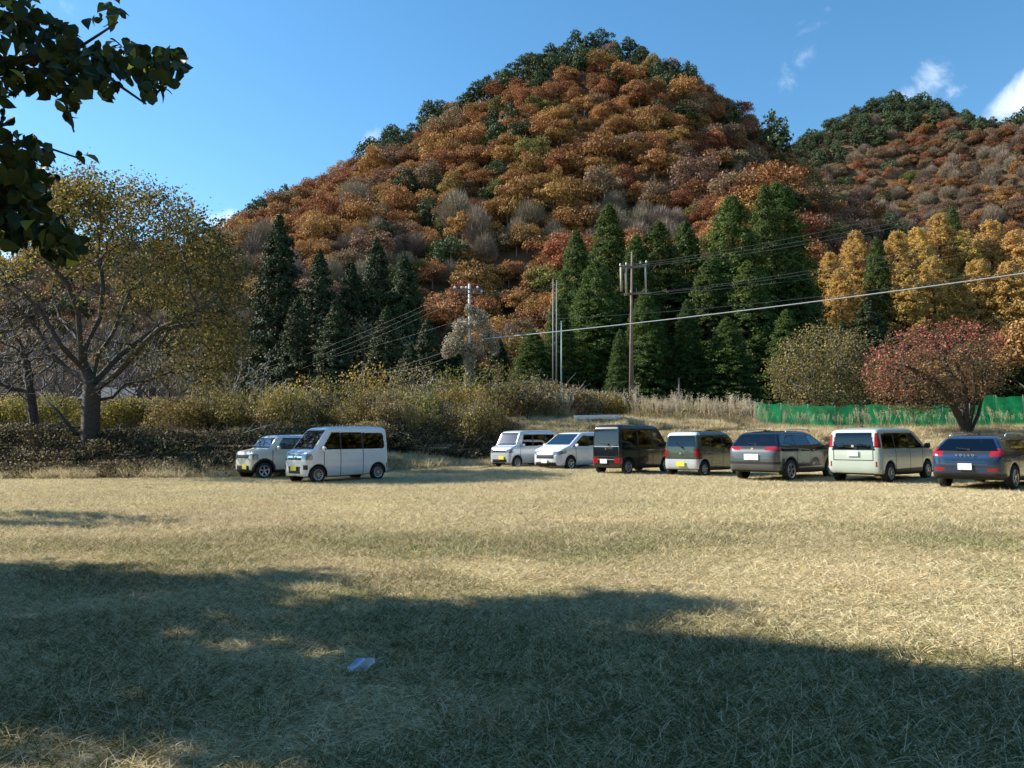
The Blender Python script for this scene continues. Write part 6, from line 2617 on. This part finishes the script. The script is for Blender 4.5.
# 6 sage green kei car
mrw = dict(L=3.395, W=1.475, H=1.65, belt=1.02, roofhw=.60, boxy=True, wheels=(1.19, -1.24), wr=.28, rimr=.17, spokes=7, paint=P_sage,
           side=[(-1.66, .24), (-1.697, .40), (-1.69, .95), (-1.58, 1.48), (-1.48, 1.60), (-.9, 1.655), (.3, 1.63), (.62, 1.55), (.72, 1.48), (1.12, 1.04), (1.5, .96), (1.66, .84), (1.697, .66), (1.69, .3), (1.6, .2), (0, .2)],
           windows=[([(.10, 1.05), (.10, 1.46), (.48, 1.46), (.80, 1.10), (.80, 1.05)], 'glass'), ([(.03, 1.05), (.03, 1.46), (-.72, 1.46), (-.72, 1.05)], 'glass_dark'), ([(-.79, 1.06), (-.79, 1.46), (-1.30, 1.42), (-1.42, 1.12)], 'glass_dark')],
           black_side=[[(.84, 1.03), (.50, 1.49), (-1.32, 1.45), (-1.44, 1.08)]], wind=(1.06, 1.48), rear=(1.08, 1.47, 'glass_dark'), seams=[(.9, .25, 1.0), (.06, .25, 1.04), (-.76, .4, 1.04)],
           mats={'bump': P_silver},
           regions=[('taillight', 'red', lambda e: (e['nx'] < -.15) & (e['x'] < -1.45) & (e['z'] > .68) & (e['z'] < 1.0) & (e['ay'] > .56), True),
                    ('bumper', 'bump', lambda e: (e['nx'] < -.05) & (e['x'] < -1.42) & (e['z'] > .24) & (e['z'] < .64), False),
                    ('spoiler', 'bump', lambda e: (e['x'] < -1.36) & (e['z'] > 1.48) & (e['ay'] < .66), False)],  # bright reflection on the spoiler put into its colour as silver
           tail_seam=(.66, 1.4, .54), mirror=(.85, 1.06, 'paint'), handles=[(.2, .92), (-.6, .92)], handlemat='paint', plates=[(-1.708, .0, .46, .33, .165, 'plate_y', 0)], seats=[(.25, .6), (-.5, .6)], dash=.8,
           extra=[rear_wiper(-1.70, 1.06, .32, -.05, .5), emblem(-1.705, .84, .04)])
CARS.append(('kei_car', 'sage green kei car with a pale rear bumper, right of the black van', 'car', mrw, (664, 736), 477, 44, 'rear'))

# 7 dark crossover
suv = dict(L=4.45, W=1.84, H=1.62, belt=1.08, roofhw=.66, wheels=(1.32, -1.36), wr=.345, rimr=.235, spokes=5, style='twin', paint=P_navy,
           side=[(-2.10, .30), (-2.20, .46), (-2.215, .78), (-2.14, 1.02), (-2.02, 1.12), (-1.78, 1.46), (-1.62, 1.55), (-.9, 1.625), (-.1, 1.62), (.35, 1.52), (1.05, 1.12), (1.75, 1.00), (2.10, .86), (2.215, .62), (2.16, .34), (2.0, .24), (0, .24)],
           windows=[([(.02, 1.10), (.02, 1.44), (.28, 1.44), (.86, 1.14), (.86, 1.10)], 'glass'), ([(-.05, 1.10), (-.05, 1.46), (-.92, 1.45), (-.92, 1.12)], 'glass_dark'), ([(-.99, 1.14), (-.99, 1.44), (-1.30, 1.42), (-1.62, 1.24)], 'glass_dark')],
           black_side=[[(.95, 1.08), (.30, 1.47), (-1.32, 1.46), (-1.68, 1.22), (-.9, 1.10)]], wind=(1.12, 1.52), rear=(1.14, 1.50, 'glass_dark'), seams=[(.88, .3, 1.05), (-.02, .3, 1.1), (-.96, .45, 1.1)],
           black_fn=lambda e: (e['z'] < .40) | ((np.abs(e['ny']) > .4) & ((np.hypot(e['x'] - 1.32, e['z'] - .345) < .455) | (np.hypot(e['x'] + 1.36, e['z'] - .345) < .455)) & (e['z'] < .78)),
           mats={'low': car_paint('grey_bumper_paint', (.10, .115, .12), .4, .3)},
           regions=[('taillight', 'red', lambda e: (e['nx'] < -.12) & (e['x'] < -1.85) & (e['z'] > .98) & (e['z'] < 1.10) & (e['ay'] > .44), True),
                    ('lamp_panel', 'black', lambda e: (e['nx'] < -.12) & (e['x'] < -1.85) & (e['z'] > .96) & (e['z'] < 1.11), False),
                    ('trim_strip', 'silver', lambda e: (np.abs(e['ny']) > .4) & (e['x'] > -.85) & (e['x'] < .75) & (e['z'] > .42) & (e['z'] < .455), True),
                    ('bumper', 'black', lambda e: (e['nx'] < -.1) & (e['x'] < -1.9) & (e['z'] > .56) & (e['z'] < .64), False),
                    ('bumper', 'low', lambda e: (e['nx'] < -.05) & (e['x'] < -1.9) & (e['z'] > .36) & (e['z'] < .98), False)],
           mirror=(.92, 1.14, 'black'), handles=[(.1, .98), (-.85, .98)], handlemat='paint', plates=[(-2.222, 0, .78, .33, .165, 'plate', 0), (-2.218, 0, .78, .50, .19, 'plate', 0)], seats=[(.2, .6), (-.7, .6)], dash=.85,
           extra=[rails(-1.3, .3, .70, 1.60, 'silver'), rear_wiper(-1.99, 1.17, .3, -.05), emblem(-2.13, 1.035, .055), fin(-1.3, 1.60)])
CARS.append(('crossover', 'blue black crossover with roof rails and red rear lamps, right of the sage kei car', 'car', suv, (727, 836), 481.5, 48, 'rear'))

# 8 pale grey green minivan
sienta = dict(L=4.26, W=1.695, H=1.695, belt=1.02, roofhw=.69, boxy=True, wheels=(1.30, -1.45), wr=.31, rimr=.19, spokes=8, paint=P_celadon,
              side=[(-2.06, .26), (-2.12, .42), (-2.125, .90), (-2.05, 1.45), (-1.98, 1.60), (-1.5, 1.69), (-.1, 1.695), (.42, 1.64), (.62, 1.55), (1.32, 1.06), (1.85, .96), (2.06, .82), (2.128, .62), (2.10, .30), (1.98, .22), (0, .22)],
              windows=[([(.02, 1.06), (.02, 1.48), (.34, 1.48), (.96, 1.12), (.96, 1.06)], 'glass'), ([(-.05, 1.06), (-.05, 1.50), (-1.02, 1.50), (-1.02, 1.06)], 'glass_dark'), ([(-1.09, 1.06), (-1.09, 1.50), (-1.80, 1.46), (-1.88, 1.1)], 'glass_dark')],
              black_side=[[(1.05, 1.02), (.36, 1.52), (-1.82, 1.50), (-1.92, 1.04)]], wind=(1.08, 1.55), rear=(1.02, 1.53, 'glass_dark'), rear_pillar=.17, seams=[(.92, .25, 1.0), (-.02, .25, 1.05), (-1.05, .3, 1.05)],
              black_fn=lambda e: (e['z'] < .30) | ((np.abs(e['ny']) > .4) & (e['z'] < .42) & (e['x'] > -1.1) & (e['x'] < 1.0)) | ((e['nx'] < -.3) & (e['x'] < -1.8) & (e['z'] > .99) & (e['z'] < 1.05) & (e['ay'] < .66)),
              regions=[('taillight', 'red', lambda e: (e['nx'] < -.12) & (e['x'] < -1.85) & (e['z'] > 1.08) & (e['z'] < 1.50) & (e['ay'] > .63), True),
                       ('reflector', 'red', lambda e: (e['nx'] < -.1) & (e['x'] < -1.9) & (e['z'] > .50) & (e['z'] < .66) & (e['ay'] > .655) & (e['ay'] < .72), True)],
              tail_seam=(.70, 1.02, .60), mirror=(1.0, 1.10, 'black'), handles=[(.1, .94), (-.2, .94)], handlemat='paint', plates=[(-2.134, 0, .90, .33, .165, 'plate', 0)], seats=[(.35, .6), (-.55, .6)], dash=1.0, seatmat='seat_l',
              extra=[rear_wiper(-2.10, 1.06, .34, -.1), emblem(-2.115, 1.12, .05), fin(-1.4, 1.69)])
CARS.append(('minivan', 'pale grey green minivan with tall red rear lamps, second from the right', 'car', sienta, (827, 936), 483.5, 49, 'rear'))

# 9 metallic blue hatchback
def tail_letters(root, S):
    cu = bpy.data.curves.new('lettering', 'FONT')
    cu.body = 'VOLVO'
    cu.size = .085
    cu.extrude = .004
    cu.space_character = 2.0
    cu.align_x = 'CENTER'
    t = bpy.data.objects.new('lettering_curve', cu)
    me = bpy.data.meshes.new_from_object(t)
    bpy.data.objects.remove(t)
    me.materials.append(CM['chrome'])
    o = bpy.data.objects.new('lettering', me)
    COL.objects.link(o)
    o.parent = root
    o.location = (-2.16, 0, .885)
    o.rotation_euler = (math.pi / 2, 0, -math.pi / 2)


v40 = dict(L=4.37, W=1.80, H=1.46, belt=.96, roofhw=.62, wheels=(1.35, -1.30), wr=.325, rimr=.225, spokes=5, style='twin', paint=P_blue,
           side=[(-2.02, .28), (-2.14, .42), (-2.18, .66), (-2.13, .92), (-2.02, 1.0), (-1.72, 1.32), (-1.5, 1.40), (-.8, 1.46), (-.1, 1.45), (.35, 1.36), (1.0, 1.02), (1.7, .92), (2.05, .78), (2.18, .56), (2.12, .30), (1.95, .2), (0, .2)],
           windows=[([(.0, .98), (.0, 1.28), (.30, 1.28), (.82, 1.02), (.82, .98)], 'glass'), ([(-.07, .98), (-.07, 1.30), (-.88, 1.28), (-.95, 1.02)], 'glass_dark'), ([(-1.0, 1.06), (-.94, 1.27), (-1.15, 1.25), (-1.35, 1.14)], 'glass_dark')],
           black_side=[[(.92, .96), (.32, 1.31), (-1.17, 1.29), (-1.42, 1.14), (-.95, .98)]], wind=(1.0, 1.36), rear=(1.02, 1.34, 'glass_dark'), seams=[(.85, .25, .95), (-.04, .25, 1.0), (-.95, .4, 1.0)],
           black_fn=lambda e: (e['z'] < .34) | ((np.abs(e['ny']) > .4) & ((np.hypot(e['x'] - 1.35, e['z'] - .325) < .42) | (np.hypot(e['x'] + 1.30, e['z'] - .325) < .42)) & (e['z'] < .60)) | ((e['nx'] < -.2) & (e['x'] < -1.8) & (e['z'] > .94) & (e['z'] < 1.03) & (e['ay'] < .62)),
           regions=[('taillight', 'red', lambda e: (e['nx'] < -.08) & (e['x'] < -1.75) & (e['z'] > .88 - .0 * e['x']) & (e['z'] < 1.08) & (e['ay'] > .56) & (e['ay'] < .88), True),
                    ('reflector', 'red', lambda e: (e['nx'] < -.1) & (e['x'] < -1.85) & (e['z'] > .50) & (e['z'] < .57) & (e['ay'] > .50) & (e['ay'] < .76), True),
                    ('bumper', 'black', lambda e: (e['nx'] < -.05) & (e['x'] < -1.85) & (e['z'] > .30) & (e['z'] < .44), False)],
           tail_seam=(.62, .98, .62), mirror=(.88, 1.02, 'paint'), handles=[(.1, .88), (-.8, .88)], handlemat='paint', plates=[(-2.188, 0, .62, .33, .165, 'plate', 0)], seats=[(.2, .5), (-.7, .5)], dash=.85,
           extra=[rear_wiper(-1.99, 1.06, .32, -.05), rails(-1.2, .3, .66, 1.43, 'silver'), tail_letters, fin(-1.1, 1.44)])
CARS.append(('hatchback', 'metallic blue hatchback with wide red rear lamps at the right end of the row', 'car', v40, (929, 1050), 490.5, 49, 'rear'))


def fit_car(S, x0px, ybot, heading):
    """stand the car so its left outline and nearest wheel fall where they do in the photograph; true size kept"""
    L, W, Ht = S['L'], S['W'], S['H']
    c_, s_ = math.cos(heading), math.sin(heading)
    crn = np.array([[x, y, z] for x in (-L / 2 + .06, L / 2 - .06) for y in (-W / 2 + .02, W / 2 - .02) for z in (.5, .9)])
    whl = np.array([[x, y * (W / 2 - .02), 0] for x in S['wheels'] for y in (-1, 1)])
    Rm = np.array([[c_, -s_, 0], [s_, c_, 0], [0, 0, 1]])
    X, Y = (x0px - 512) / 770 * 28, 28.0
    for _ in range(60):
        z0 = Hf(X, Y)
        a, b, _w = proj(crn @ Rm.T + [X, Y, z0])
        c, d, _w2 = proj(whl @ Rm.T + [X, Y, z0])
        X += (x0px - a.min()) / 770 * Y * .7
        Y -= (ybot - d.max()) / 770 * Y * Y / 1.5 * .5 * .6
        Y = min(max(Y, 12), 60)
    top = proj(np.array([[X, Y, z0 + Ht]]))
    a, b, _w = proj(crn @ Rm.T + [X, Y, z0])
    print('CAR', S['L'], 'at %.1f %.1f' % (X, Y), 'px %.0f-%.0f' % (a.min(), a.max()), 'top %.0f' % top[1][0])
    return X, Y, z0


if not globals().get('CAR_TEST'):
    for (nm, lb, cat, S, (x0, x1), yb, hd, facing) in CARS:
        # heading: direction of the nose, measured from straight ahead to the right
        a = rad(90 - hd) if facing == 'rear' else rad(90 - hd) + math.pi
        X, Y, z0 = fit_car(S, x0, yb, a)
        o = build_car(nm, lb, cat, S, 'cars parked along the far edge of the field')
        o.location = (X, Y, z0)
        o.rotation_euler = (0, 0, a)
